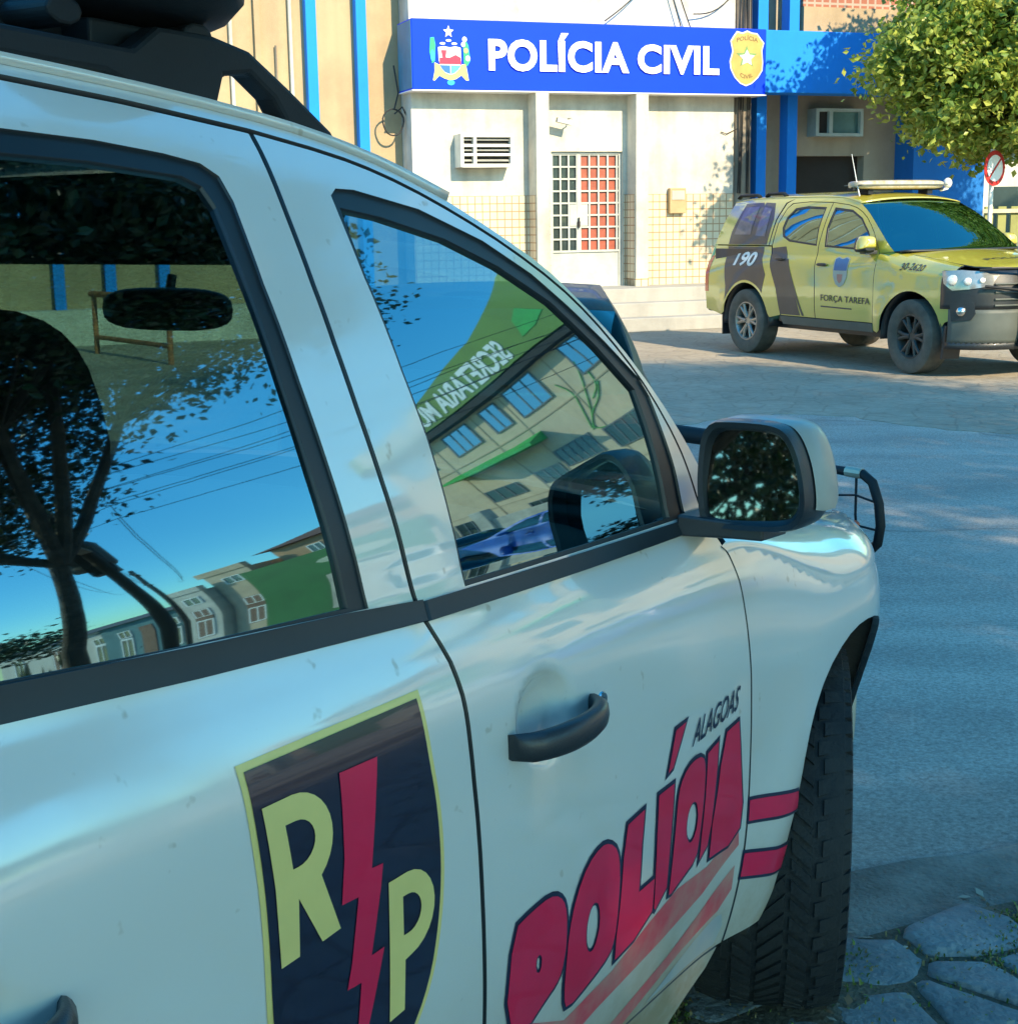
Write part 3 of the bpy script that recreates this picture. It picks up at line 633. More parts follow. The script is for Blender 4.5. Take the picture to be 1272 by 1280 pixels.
LETTERS = [('P',[(-1.372,0.707),(-1.328,0.715),(-1.281,0.719),(-1.253,0.71),(-1.235,0.69),(-1.228,0.659),(-1.226,0.62),(-1.233,0.59),(-1.245,0.578),(-1.268,0.568),(-1.292,0.556),(-1.31,0.545),(-1.378,0.577)],[[(-1.293,0.628),(-1.293,0.624),(-1.295,0.62),(-1.298,0.618),(-1.301,0.619),(-1.304,0.621),(-1.306,0.625),(-1.308,0.63),(-1.308,0.635),(-1.308,0.639),(-1.306,0.643),(-1.303,0.644),(-1.3,0.644),(-1.297,0.642),(-1.294,0.638),(-1.293,0.633)]]),('O',[(-1.223,0.645),(-1.208,0.693),(-1.178,0.728),(-1.141,0.742),(-1.114,0.738),(-1.088,0.719),(-1.077,0.685),(-1.074,0.627),(-1.075,0.575),(-1.088,0.555),(-1.135,0.538),(-1.204,0.52),(-1.219,0.546),(-1.223,0.599)],[[(-1.131,0.617),(-1.134,0.604),(-1.139,0.593),(-1.145,0.588),(-1.153,0.588),(-1.161,0.594),(-1.167,0.605),(-1.17,0.618),(-1.171,0.633),(-1.168,0.646),(-1.163,0.656),(-1.156,0.661),(-1.148,0.661),(-1.141,0.656),(-1.135,0.645),(-1.132,0.632)]]),('L',[(-1.06,0.747),(-1.005,0.754),(-1.01,0.698),(-1.008,0.626),(-0.956,0.629),(-0.952,0.573),(-1.007,0.547),(-1.067,0.538),(-1.072,0.577),(-1.07,0.642),(-1.07,0.698)],[]),('I',[(-0.96,0.761),(-0.905,0.764),(-0.908,0.698),(-0.909,0.647),(-0.907,0.595),(-0.942,0.57),(-0.948,0.575),(-0.956,0.638),(-0.96,0.698)],[]),('x',[(-0.905,0.847),(-0.866,0.851),(-0.912,0.789),(-0.93,0.784)],[]),('C',[(-0.89,0.743),(-0.873,0.767),(-0.84,0.781),(-0.8,0.779),(-0.788,0.756),(-0.789,0.704),(-0.795,0.644),(-0.8,0.605),(-0.853,0.588),(-0.897,0.573),(-0.897,0.591),(-0.896,0.643),(-0.894,0.693)],[[(-0.81,0.671),(-0.813,0.658),(-0.819,0.649),(-0.826,0.644),(-0.835,0.644),(-0.842,0.65),(-0.849,0.659),(-0.852,0.671),(-0.852,0.684),(-0.849,0.696),(-0.843,0.705),(-0.835,0.71),(-0.827,0.71),(-0.819,0.705),(-0.814,0.696),(-0.81,0.684)]]),('I',[(-0.783,0.777),(-0.739,0.787),(-0.743,0.721),(-0.751,0.647),(-0.759,0.614),(-0.788,0.596),(-0.789,0.642),(-0.785,0.702)],[]),('A',[(-0.708,0.793),(-0.656,0.799),(-0.639,0.714),(-0.624,0.644),(-0.628,0.603),(-0.668,0.583),(-0.746,0.586),(-0.748,0.646),(-0.736,0.697),(-0.729,0.739)],[])]
# ------------------------------------------------------------------ THE OLIVE-YELLOW PICK-UP
def yellow_truck():
    M['headlamp'] = mat('headlamp_silver', (.38, .38, .36), .15, metal=.4, coat=1, vscale=14)
    B = Body(.38, .60, 4, .945, stretch=1.13, arches=(0, -3.02), taper=.010, zh=lambda s: 1.195 - .135 * s)
    S = B.side; ol = M['olive']
    root = empty('police_pickup', (5.02, 15.74, 0), (0, 0, pi / 2 - radians(155.3))); root['_paint'] = 'olive'
    tag(root, 'olive yellow police pickup with canopy and roof light bar parked in front of the steps', 'pickup truck')
    FDL = [(-.60, 1.24), (-.60, .90), (-.595, .70), (-.60, .50)]
    TOP = [(-1.64, 1.775), (-1.25, 1.735), (-1.0, 1.64), (-.80, 1.49), (-.66, 1.33), (-.60, 1.24)]
    ROOFE = [(-3.74, 1.80), (-3.5, 1.832), (-3.0, 1.845), (-2.4, 1.845), (-1.9, 1.842), (-1.5, 1.825), (-1.3, 1.795), (-1.15, 1.76)]
    AP = [(-1.15, 1.76), (-.98, 1.68), (-.80, 1.565), (-.62, 1.435), (-.46, 1.315), (-.37, 1.255)]
    WF = [(-.70, 1.255), (-.69, 1.28), (-.85, 1.46), (-1.03, 1.605), (-1.25, 1.695), (-1.58, 1.725), (-1.60, 1.5), (-1.55, 1.29)]
    WR = [(-1.70, 1.300), (-1.74, 1.5), (-1.74, 1.73), (-2.1, 1.745), (-2.33, 1.725), (-2.44, 1.62), (-2.46, 1.50), (-2.40, 1.40), (-2.25, 1.345)]
    RB = [(-2.50, 1.72), (-2.57, 1.55), (-2.57, 1.3), (-2.50, 1.05), (-2.36, .80), (-2.28, .50)]
    for side in (1, -1):
        g = .045
        SHL = [(-1.655, 1.775), (-1.665, 1.3), (-1.625, .9), (-1.62, .50)]
        fd = panel('front_door', dens(TOP, 1) + FDL[1:] + [(s + .006, z) for s, z in SHL[::-1]], S, ol, root, holes=[WF], side=side, grid=g)
        rd = panel('rear_door', [(-2.42, 1.775), (-2.1, 1.79)] + [(s - .006, z) for s, z in SHL] + RB[::-1], S, ol, root, holes=[WR], side=side, grid=g)
        for door, W in ((fd, WF), (rd, WR)):
            panel('window_seal', W, S, M['rubbergap'], door, holes=[offset(W, -.022)], side=side, off=-.003, grid=g, thick=.01)
            panel('window', offset(W, -.018), S, M['winglass'], door, side=side, off=-.010, grid=g, thick=0)
        t = MB(); t.ell((-1.50, -side * (B.side_w(-1.5, 1.10) + .02), 1.10), (.09, .016, .018), 14, 8, p=.7); t.build('handle', M['black'], fd, smooth=True)
        t = MB(); t.ell((-2.33, -side * (B.side_w(-2.33, 1.15) + .02), 1.15), (.09, .016, .018), 14, 8, p=.7); t.build('handle', M['black'], rd, smooth=True)
        panel('side_frame', dens(ROOFE[3:], 1) + dens(AP, 1)[1:] + [(-.585, 1.235)] + dens(offset_line(TOP, .007), 1)[::-1] + [(-1.655, 1.783), (-2.1, 1.798), (-2.44, 1.783), (-2.515, 1.72), (-2.585, 1.55), (-2.585, 1.3), (-2.64, 1.3), (-2.63, 1.6), (-2.55, 1.78)], S, ol, root, side=side, grid=g)
        top = [(s, B.zb(s) + .25) for s in [-.55, -.4, -.2, 0, .2, .4, .52]]
        lip = arc(0, .385, .475, 168, 22, 18)
        fen = [(x + .007, z) for x, z in FDL[1:][::-1]] + [(-.59, 1.26), (-.585, 1.4)] + top + [(.60, 1.02), (.66, .88), (.66, .66), (.60, .60), (.50, .56), (.455, .50)] + lip[::-1][1:] + [(-.48, .43), (-.52, .40), (-.60, .42)]
        fe = panel('front_fender', fen, B.fender, ol, root, side=side, grid=.04)
        panel('sill_step', [(-2.30, .49), (-.60, .49), (-.60, .40), (-2.25, .40)], S, M['sage'], root, side=side, off=.01, grid=.06)
        bed = [(-2.30, .50), (-2.375, .80), (-2.515, 1.05), (-2.59, 1.285), (-3.90, 1.285), (-3.93, .9), (-3.92, .50), (-3.56, .44)] + arc(-3.02, .385, .47, 168, 14, 18) + [(-2.53, .46)]
        panel('bed_side', bed[::-1], S, ol, root, side=side, grid=g)
        can = [(-2.655, 1.30), (-2.655, 1.6), (-2.58, 1.79), (-2.4, 1.843), (-3.0, 1.845), (-3.5, 1.832), (-3.74, 1.80), (-3.83, 1.6), (-3.89, 1.4), (-3.91, 1.30)]
        cp = panel('canopy_side', can, S, ol, root, side=side, grid=g)
        # charcoal graphics
        panel('dark_band', [(-3.30, 1.285 + .02), (-2.70, 1.305), (-2.70, 1.6), (-2.80, 1.79), (-3.02, 1.80), (-3.02, 1.75), (-3.06, 1.80), (-3.46, 1.79), (-3.58, 1.45), (-3.58, 1.305)], S, M['darkvinyl'], cp, side=side, off=.002, grid=.06, thick=0)
        panel('canopy_window', [(-3.12, 1.42), (-3.12, 1.75), (-3.42, 1.745), (-3.50, 1.42)], S, M['tintfilm'], cp, side=side, off=.005, grid=.06, thick=0)
        panel('canopy_window', [(-2.78, 1.40), (-2.82, 1.72), (-3.00, 1.745), (-3.0, 1.41)], S, M['tintfilm'], cp, side=side, off=.005, grid=.06, thick=0)
        
        panel('dark_band', [(-3.58, 1.28), (-2.74, 1.28), (-2.72, 1.15), (-2.60, .96), (-2.66, .78)] + arc(-3.02, .385, .50, 45, 150, 12) + [(-3.46, .8)], S, M['darkvinyl'], root, side=side, off=.002, grid=.06, thick=0)
        panel('dark_band', [(-2.56, 1.27), (-2.28, 1.29), (-2.14, 1.05), (-2.03, .86), (-1.90, .51), (-2.295, .51), (-2.37, .80), (-2.51, 1.05)], S, M['darkvinyl'], rd, side=side, off=.002, grid=.06, thick=0)
        panel('dark_stripe', [(-2.20, 1.15), (-2.17, 1.15), (-1.83, .51), (-1.87, .51)], S, M['darkvinyl'], rd, side=side, off=.003, grid=.06, thick=0)
        panel('rear_lamp', [(-3.93, 1.16), (-3.84, 1.16), (-3.86, 1.0), (-3.86, .72), (-3.935, .72)], S, M['tail'], root, side=side, off=.004, grid=.05)
        arch_liner(root, 0, side, m=M['black']); arch_liner(root, -3.02, side, m=M['black'])
        t = MB(); t.box((.50, -side * .80, .36), (.03, .22, .34), rot=Matrix.Rotation(radians(8), 3, 'Y')); t.build('mud_flap', M['black'], root) if side > 0 else 0
        t = MB(); t.box((-3.53, -side * .80, .38), (.02, .24, .36)); t.build('mud_flap', M['black'], root)
        mirror(root, side, dz=.11, ds=-.02)
        t = MB(); t.tube([(-3.1, -side * .58, 1.87), (-3.05, -side * .58, 1.90), (-2.75, -side * .58, 1.90), (-2.7, -side * .58, 1.87)], .02, 8, flat=1.6); t.tube([(-3.7, -side * .58, 1.86), (-3.65, -side * .58, 1.89), (-3.3, -side * .58, 1.89), (-3.25, -side * .58, 1.87)], .02, 8, flat=1.6); t.build('roof_rail', M['bar'], root, smooth=True)
    kids = list(root.children); fd = [o for o in kids if o.name.startswith('front_door')][0]; fe = [o for o in kids if o.name.startswith('front_fender')][0]
    cs = [o for o in kids if o.name.startswith('bed_side')][0]
    W = lambda s, z: B.side_w(s, z) + .006
    text_map('lettering', 'FORÇA TAREFA', lambda u, v: (lambda s, z: (s, -W(s, z), z))(-1.50 + .86 * u, .685 + .085 * v - .01 * u), M['darkvinyl'], fd, .012, 1.05)
    panel('underline', [(-1.50, .645), (-.95, .637), (-.95, .622), (-1.50, .63)], S, M['darkvinyl'], fd, off=.004, grid=.1, thick=0)
    text_map('lettering', '190', lambda u, v: (lambda s, z: (s, -W(s, z), z))(-3.33 + .46 * u + .05 * v, 1.05 + .17 * v), M['whitev'], cs, .03)
    text_map('lettering', '30-2620', lambda u, v: (lambda s, z, q: (s, -q[1] - .004, q[2]))(-.20 + .34 * u + .02 * v, 0, B.fender(-.20 + .34 * u, 1.05 + .065 * v)), M['darkvinyl'], fe, .012)
    bd = panel('door_badge', [(-1.30, 1.17), (-1.24, 1.19), (-1.17, 1.17), (-1.10, 1.19), (-1.04, 1.17), (-1.05, .97), (-1.10, .89), (-1.17, .86), (-1.24, .89), (-1.29, .97)], S, mat('badge_grey', (.42, .44, .38), .4), fd, off=.004, grid=.08, thick=0)
    panel('badge_field', [(-1.285, 1.16), (-1.24, 1.175), (-1.17, 1.16), (-1.10, 1.175), (-1.055, 1.16), (-1.06, 1.04), (-1.28, 1.04)], S, mat('badge_blue', (.03, .16, .36), .4), bd, off=.006, grid=.08, thick=0)
    panel('badge_field', [(-1.22, 1.0), (-1.12, 1.0), (-1.13, .93), (-1.17, .90), (-1.21, .93)], S, mat('badge_pink', (.50, .22, .18), .4), bd, off=.006, grid=.08, thick=0)
    # hood
    hood = [(-.40, -.75), (0, -.70), (.4, -.69), (.62, -.66), (.76, -.56), (.85, -.36), (.88, -.15)]
    hood = hood + [(s, -y) for s, y in hood[::-1]]
    ho = panel('bonnet', hood, B.hood, ol, root, grid=.06)
    text_map('lettering', 'POLICIA', lambda u, v: (lambda s, y: (s, y, B.hood(s, y)[2] + .004))(.48 - .085 * v, -.36 + .72 * u), M['darkvinyl'], ho, .012)
    # front face
    nose_grid(B, 'bumper', M['sage'], root, 18, .36, .70); nose_grid(B, 'grille', M['black'], root, 8, .70, 1.08)
    nose_grid(B, 'bumper_lip', M['black'], root, 16, .30, .37, nz=2)
    F = B.nose
    for side in (1, -1):
        hb = panel('headlight', [(7, 1.07), (30, 1.085), (52, 1.07), (64, 1.02), (60, .93), (40, .90), (22, .885), (12, .95)], lambda a, z: F(a, z), M['headlamp'], root, side=side, off=.012, grid=4, thick=.02)
        for th, z, r in ((22, .985, .070), (38, .975, .050), (52, .985, .036)):
            s, w, z_ = F(th, z); t = MB(); t.ell((s + .004, -side * (w + .012), z), (r * .6, r, r * .8), 14, 10); t.build('lamp_lens', M['lens'], hb, smooth=True)
        panel('marker_lamp', [(.50, .98), (.56, .98), (.62, .83), (.60, .78), (.55, .82)], B.fender, mat('marker_housing', (.34, .31, .09), .3, coat=1), root, side=side, off=.006, grid=.05)
        fr = panel('fog_lamp', [(20, .76), (44, .77), (46, .66), (42, .60), (22, .58)], lambda a, z: F(a, z), M['black'], root, side=side, off=.01, grid=4, thick=.02)
        s, w, z_ = F(32, .68); t = MB(); t.ell((s, -side * w, .68), (.05, .055, .055), 14, 10); t.build('lamp_lens', M['chrome'], fr, smooth=True)
    t = MB()
    for z in (.74, .80, .87, .95): t.tube([(lambda p, k: (p[0] + .012, -p[1] * k, z))(F(abs(a_), z), 1 if a_ > 0 else -1) for a_ in (-62, -70, -78, -86, 86, 78, 70, 62)], .010, 6)
    t.build('grille_bar', M['sage'], root)
    # bull bar
    t = MB()
    for sd in (1, -1):
        t.prism([(.90, .34), (1.02, .32), (1.10, .44), (1.12, .7), (1.10, .95), (1.04, 1.12), (.98, 1.13), (1.02, .95), (1.03, .7), (1.01, .52), (.92, .46)], sd * .34 - .03, sd * .34 + .03, 'y')
    t.tube([(1.06, -.34, 1.08), (1.06, .34, 1.08)], .03, 12); t.tube([(1.09, -.34, .78), (1.09, .34, .78)], .03, 12); t.tube([(.98, -.36, .36), (.98, .36, .36)], .035, 12)
    for sd in (1, -1):
        t.tube([(1.08, sd * .34, .88), (1.02, sd * .52, .90), (.90, sd * .76, .93)], .016, 10); t.tube([(1.04, sd * .34, 1.10), (.97, sd * .55, 1.10), (.82, sd * .77, 1.09)], .012, 10)
    t.build('bull_bar', M['bar'], root, angle=40)
    for sd in (1, -1):
        t = MB(); t.ell((1.10, sd * .40, .95), (.05, .075, .075), 16, 10); t.build('spot_lamp', M['lens'], root, smooth=True)
    # roof, screens, tail
    roof(B, dens(ROOFE, 1), ol, root, crown=.05)
    windscreen(B, AP, M['wind2'], root, .10, .22)
    t = MB(); t.ell((-.75, 0, 1.58), (.02, .13, .035), 16, 8, p=.7); t.build('rear_view_mirror', M['dash'], root, smooth=True)
    rows = [[(-.50 + .12 * j + .20 * (1 - (u / 8) ** 2) * (1 - j * .25), -u / 8 * .80, 1.228 + .012 * j) for u in range(-8, 9)] for j in range(3)]
    grid_mesh('cowl_panel', rows, M['black'], root, thick=.02, flip=True)
    rows = []
    for z in (.5, .7, .9, 1.1, 1.28, 1.4, 1.6, 1.75, 1.82):
        w = B.side_w(-3.85, z); so = -3.925 + max(0, z - 1.28) * .32
        rows.append([(so - .03 * (1 - abs(u / 10) ** 3), w * u / 10, z) for u in range(-10, 11)])
    grid_mesh('tailgate', rows, ol, root, thick=.02, flip=True)
    t = MB(); t.lo((-4.08, -.80, .46), (-3.92, .80, .62)); t.build('rear_bumper', M['black'], root, bevel=.03)
    t = MB(); t.lo((-3.85, -.72, .33), (.6, .72, .46)); t.lo((-2.4, -.86, .42), (-.6, .86, .52)); t.build('underbody', M['black'], root)
    t = MB(); t.lo((-3.8, -.86, .9), (-2.66, .86, 1.25)); t.build('load_bed', M['black'], root)
    t = MB(); t.lo((-.62, -.78, .6), (-.45, .78, 1.20)); t.build('dashboard', M['dash'], root)
    seat(root, -1.35, -.38); seat(root, -1.35, .38); seat(root, -2.15, 0, True, 1.2)
    for s in (0, -3.02):
        for sd in (1, -1):
            wheel(root, s, .81, r=.39, wd=.25, rr=.225, tm=M['dustytyre'], rm=M['rim'] if s else M['darkrim'], tread=False, side=sd, steer=radians(-3) if s == 0 else 0)
    # light bar, antenna
    t = MB(); t.ell((-1.42, 0, 1.965), (.15, .62, .052), 28, 12, p=.45); lb = t.build('light_bar', mat('amber_lens', (.42, .40, .34), .25, coat=.6, vscale=12, c2=(.36, .26, .12)), root, angle=50)
    t = MB(); t.lo((-1.58, -.60, 1.955), (-1.26, .60, 1.967)); t.build('light_bar_trim', M['sage'], lb)
    t = MB(); t.lo((-1.50, -.45, 1.86), (-1.34, -.38, 1.913)); t.lo((-1.50, .38, 1.86), (-1.34, .45, 1.913)); t.lo((-1.47, -.64, 1.905), (-1.37, .64, 1.93)); t.build('light_bar_mount', M['bar'], root)
    t = MB(); t.ell((-1.40, .72, 1.98), (.05, .05, .06), 14, 10); t.tube([(-1.40, .62, 1.90), (-1.40, .72, 1.92), (-1.40, .72, 1.95)], .015, 8); t.build('roof_spot_lamp', M['lens'], root, smooth=True)
    t = MB(); t.tube([(-1.30, -.60, 1.84), (-1.36, -.60, 2.0), (-1.46, -.60, 2.30)], [.007, .005, .003], 6); t.build('antenna', M['whitev'], root)
    return root

# ------------------------------------------------------------------ plain hatchbacks
def hatchback(loc, az, pm, label, name='parked_hatchback', group=None, mirrors=True, st=.83):
    root = empty(name, (loc[0], loc[1], 0), (0, 0, pi / 2 - radians(az))); tag(root, label, 'car', group)
    def wid(s, z):
        w = _prof(.6 + (z - .6) / st if z > .6 else z) * .92; w -= .03 * max(0, s + .4) ** 2 + .03 * max(0, -s - 2.2) ** 2
        if s > .2: w -= .25 * (s - .2) ** 2
        if s < -2.6: w -= .25 * (s + 2.6) ** 2
        return w
    S = lambda s, z: (s, wid(s, z), z)
    root.scale = (1, 1, 1 if mirrors else .90)
    TOPL = [(.78, .40), (.82, .55), (.74, .76), (.40, .88), (-.20, .97), (-.34, 1.0), (-.70, 1.20), (-1.05, 1.38), (-1.30, 1.44), (-1.9, 1.47), (-2.5, 1.43), (-2.72, 1.38), (-2.95, 1.12), (-3.08, .95), (-3.16, .75), (-3.18, .50), (-3.12, .36)]
    for side in (1, -1):
        out = TOPL + arc(-2.48, .30, .36, 170, 10, 12) + [(-2.0, .26), (-.45, .26)] + arc(0, .30, .36, 170, 10, 12)
        W1 = [(-.62, 1.0), (-.95, 1.22), (-1.22, 1.35), (-1.55, 1.385), (-1.56, 1.0)]
        W2 = [(-1.63, 1.0), (-1.62, 1.385), (-2.1, 1.385), (-2.5, 1.33), (-2.62, 1.06), (-2.4, 1.01)]
        bp_ = panel('body_side', out, S, pm, root, holes=[W1, W2], side=side, grid=.07)
        for W in (W1, W2): panel('window', offset(W, .004), S, M['wind2'], root, side=side, off=-.006, grid=.08, thick=0)
        if mirrors: t = MB(); t.ell((-.85, -side * (wid(-.85, 1.02) + .09), 1.03), (.07, .10, .065), 14, 8, p=.7); t.build('door_mirror', pm, root, smooth=True)
        t = MB(); t.ell((-3.08, -side * .66, .88), (.06, .10, .14), 12, 8, p=.6); t.build('tail_lamp', M['tail'], root, smooth=True)
        t = MB(); t.ell((.66, -side * .62, .70), (.12, .13, .08), 12, 8, p=.7); t.build('headlight', M['lens'], root, smooth=True)
        t = MB(); t.tube([(-1.45, -side * (wid(-1.4, .88) + .015), .88), (-1.30, -side * (wid(-1.4, .88) + .015), .885)], .013, 8); t.build('handle', pm, root, smooth=True)
        for s in (0, -2.48): wheel(root, s, .70, r=.30, wd=.19, rr=.19, side=side, tread=False)
        arch_liner(root, 0, side, r=.355, m=M['black'], w0=.4, w1=.76); arch_liner(root, -2.48, side, r=.355, m=M['black'], w0=.4, w1=.76)
    def strip(name, i0, i1, m, bulge=.03, off=0):
        pts = TOPL[i0:i1 + 1]; rows = []
        for s, z in pts:
            w = wid(s, z) + .001; e = .10 if abs(s) > 2.6 or s > .5 else .03
            sg = 1 if s > -1.5 else -1
            rows.append([(s + sg * e * (1 - (u / 8) ** 2), w * u / 8, z + bulge * (1 - (u / 8) ** 2)) for u in range(-8, 9)])
        return grid_mesh(name, rows, m, root, thick=.01)
    strip('front_bumper', 0, 2, M['black'] if pm is M['white'] else pm, 0); strip('bonnet', 2, 5, pm); strip('windscreen', 5, 8, M['wind2']); strip('roof', 8, 11, pm); strip('rear_window', 11, 13, M['wind2']); strip('tailgate', 13, 16, pm, 0)
    t = MB(); t.lo((-3.0, -.60, .20), (.7, .60, .34)); t.build('underbody', M['black'], root)
    t = MB(); t.lo((-3.205, -.26, .60), (-3.19, .26, .73)); t.build('number_plate', M['whitev'], root)
    seat(root, -1.25, -.33, wd=.44); seat(root, -1.25, .33, wd=.44); seat(root, -2.1, 0, wd=1.1)
    return root
# ------------------------------------------------------------------ GROUND
CA = .564
def Gz(X, Y):
    dx, dy = X + .085, Y - 3.354; s = dx * sin(CA) + dy * cos(CA)
    r = min(.16, .048 * max(0, -s - .30)); line = 3.15 + .36 * (X - .78)
    return r * sm(-.1, .6, line - Y)
def sheet(name, poly, z, m, grid, label=None, kind='structure'):
    o = panel(name, poly, lambda u, v: (u, -v, Gz(u, v) + z), m, None, grid=grid, thick=.012)
    tag(o, label, kind=kind); return o
def ground_mats():
    def asphalt():
        m, nt, b = new_mat('asphalt'); L = nt.links.new; tc = node(nt, 'ShaderNodeTexCoord')
        a = node(nt, 'ShaderNodeTexNoise'); a.inputs['Scale'].default_value = .55; a.inputs['Detail'].default_value = 9; a.inputs['Roughness'].default_value = .65
        c = node(nt, 'ShaderNodeTexNoise'); c.inputs['Scale'].default_value = 70; c.inputs['Detail'].default_value = 6; c.inputs['Roughness'].default_value = .8
        mp = node(nt, 'ShaderNodeMapping'); mp.inputs['Rotation'].default_value = (0, 0, radians(-20)); mp.inputs['Scale'].default_value = (.35, 2.2, 1)
        t = node(nt, 'ShaderNodeTexNoise'); t.inputs['Scale'].default_value = 1.2; t.inputs['Detail'].default_value = 7
        L(tc.outputs['Object'], a.inputs['Vector']); L(tc.outputs['Object'], c.inputs['Vector']); L(tc.outputs['Object'], mp.inputs[0]); L(mp.outputs[0], t.inputs['Vector'])
        r = node(nt, 'ShaderNodeValToRGB'); r.color_ramp.elements[0].position = .36; r.color_ramp.elements[0].color = (.285, .262, .225, 1); r.color_ramp.elements[1].position = .66; r.color_ramp.elements[1].color = (.50, .455, .385, 1)
        av = node(nt, 'ShaderNodeMix', data_type='FLOAT'); av.inputs['Factor'].default_value = .45; L(a.outputs['Fac'], av.inputs['A']); L(t.outputs['Fac'], av.inputs['B']); L(av.outputs['Result'], r.inputs[0])
        r2 = node(nt, 'ShaderNodeValToRGB'); r2.color_ramp.elements[0].position = .30; r2.color_ramp.elements[0].color = (.45, .45, .45, 1); r2.color_ramp.elements[1].position = .68; r2.color_ramp.elements[1].color = (1.5, 1.5, 1.5, 1); L(c.outputs['Fac'], r2.inputs[0])
        mx = node(nt, 'ShaderNodeMix', data_type='RGBA', blend_type='MULTIPLY'); mx.inputs['Factor'].default_value = 1; L(r.outputs[0], mx.inputs['A']); L(r2.outputs[0], mx.inputs['B'])
        pn = node(nt, 'ShaderNodeTexNoise'); pn.inputs['Scale'].default_value = .28; pn.inputs['Detail'].default_value = 3; pn.inputs['Roughness'].default_value = .5; L(tc.outputs['Object'], pn.inputs['Vector'])
        pr = node(nt, 'ShaderNodeMapRange'); pr.inputs['From Min'].default_value = .52; pr.inputs['From Max'].default_value = .56; pr.inputs['To Min'].default_value = 1; pr.inputs['To Max'].default_value = .72; L(pn.outputs['Fac'], pr.inputs['Value'])
        wn = node(nt, 'ShaderNodeTexNoise'); wn.inputs['Scale'].default_value = 1.5; wn.inputs['Detail'].default_value = 5; L(tc.outputs['Object'], wn.inputs['Vector'])
        wm = node(nt, 'ShaderNodeMix', data_type='RGBA'); wm.inputs['Factor'].default_value = .25; L(tc.outputs['Object'], wm.inputs['A']); L(wn.outputs['Color'], wm.inputs['B'])
        vc = node(nt, 'ShaderNodeTexVoronoi', feature='DISTANCE_TO_EDGE'); vc.inputs['Scale'].default_value = .30; L(wm.outputs['Result'], vc.inputs['Vector'])
        vr = node(nt, 'ShaderNodeMapRange'); vr.inputs['From Max'].default_value = .006; vr.inputs['To Min'].default_value = .68; vr.inputs['To Max'].default_value = 1; L(vc.outputs['Distance'], vr.inputs['Value'])
        mm = node(nt, 'ShaderNodeMath', operation='MULTIPLY'); L(pr.outputs[0], mm.inputs[0]); L(vr.outputs[0], mm.inputs[1])
        m2 = node(nt, 'ShaderNodeMix', data_type='RGBA', blend_type='MULTIPLY'); m2.inputs['Factor'].default_value = 1; L(mx.outputs['Result'], m2.inputs['A']); L(mm.outputs[0], m2.inputs['B']); L(m2.outputs['Result'], b.inputs['Base Color'])
        bp = node(nt, 'ShaderNodeBump'); bp.inputs['Strength'].default_value = .6; bp.inputs['Distance'].default_value = .012; L(c.outputs['Fac'], bp.inputs['Height']); L(bp.outputs['Normal'], b.inputs['Normal']); b.inputs['Roughness'].default_value = .85
        return m
    def apron():
        m, nt, b = new_mat('worn_paving'); L = nt.links.new; tc = node(nt, 'ShaderNodeTexCoord')
        v = node(nt, 'ShaderNodeTexVoronoi', feature='DISTANCE_TO_EDGE'); v.inputs['Scale'].default_value = 3.6; L(tc.outputs['Object'], v.inputs['Vector'])
        a = node(nt, 'ShaderNodeTexNoise'); a.inputs['Scale'].default_value = .7; a.inputs['Detail'].default_value = 10; a.inputs['Roughness'].default_value = .68; L(tc.outputs['Object'], a.inputs['Vector'])
        c = node(nt, 'ShaderNodeTexNoise'); c.inputs['Scale'].default_value = 14; c.inputs['Detail'].default_value = 8; c.inputs['Roughness'].default_value = .7; L(tc.outputs['Object'], c.inputs['Vector'])
        r = node(nt, 'ShaderNodeValToRGB'); r.color_ramp.elements[0].position = .34; r.color_ramp.elements[0].color = (.22, .185, .135, 1); r.color_ramp.elements[1].position = .66; r.color_ramp.elements[1].color = (.42, .36, .27, 1)
        av = node(nt, 'ShaderNodeMix', data_type='FLOAT'); av.inputs['Factor'].default_value = .4; L(a.outputs['Fac'], av.inputs['A']); L(c.outputs['Fac'], av.inputs['B']); L(av.outputs['Result'], r.inputs[0])
        r2 = node(nt, 'ShaderNodeMapRange'); r2.inputs['From Max'].default_value = .06; r2.inputs['To Min'].default_value = .78; r2.inputs['To Max'].default_value = 1; L(v.outputs['Distance'], r2.inputs['Value'])
        mx = node(nt, 'ShaderNodeMix', data_type='RGBA', blend_type='MULTIPLY'); mx.inputs['Factor'].default_value = 1; L(r.outputs[0], mx.inputs['A']); L(r2.outputs[0], mx.inputs['B']); L(mx.outputs['Result'], b.inputs['Base Color'])
        ad = node(nt, 'ShaderNodeMath', operation='ADD'); L(r2.outputs[0], ad.inputs[0]); L(c.outputs['Fac'], ad.inputs[1])
        bp = node(nt, 'ShaderNodeBump'); bp.inputs['Strength'].default_value = .5; bp.inputs['Distance'].default_value = .02; L(ad.outputs[0], bp.inputs['Height']); L(bp.outputs['Normal'], b.inputs['Normal']); b.inputs['Roughness'].default_value = .9
        return m
    M['asphalt'] = asphalt(); M['apron'] = apron()
    M['gutter'] = mat('dirty_gutter_concrete', (.27, .25, .21), .9, c2=(.12, .11, .09), vscale=4, bump=.7, bscale=60)
    M['soil'] = mat('joint_soil', (.16, .125, .08), .95, c2=(.08, .065, .045), vscale=9, bump=.8, bscale=70)
    M['stone'] = mat('paving_stone', (.27, .28, .27), .85, c2=(.15, .16, .16), vscale=3.5, bump=.6, bscale=45)
ground_mats()
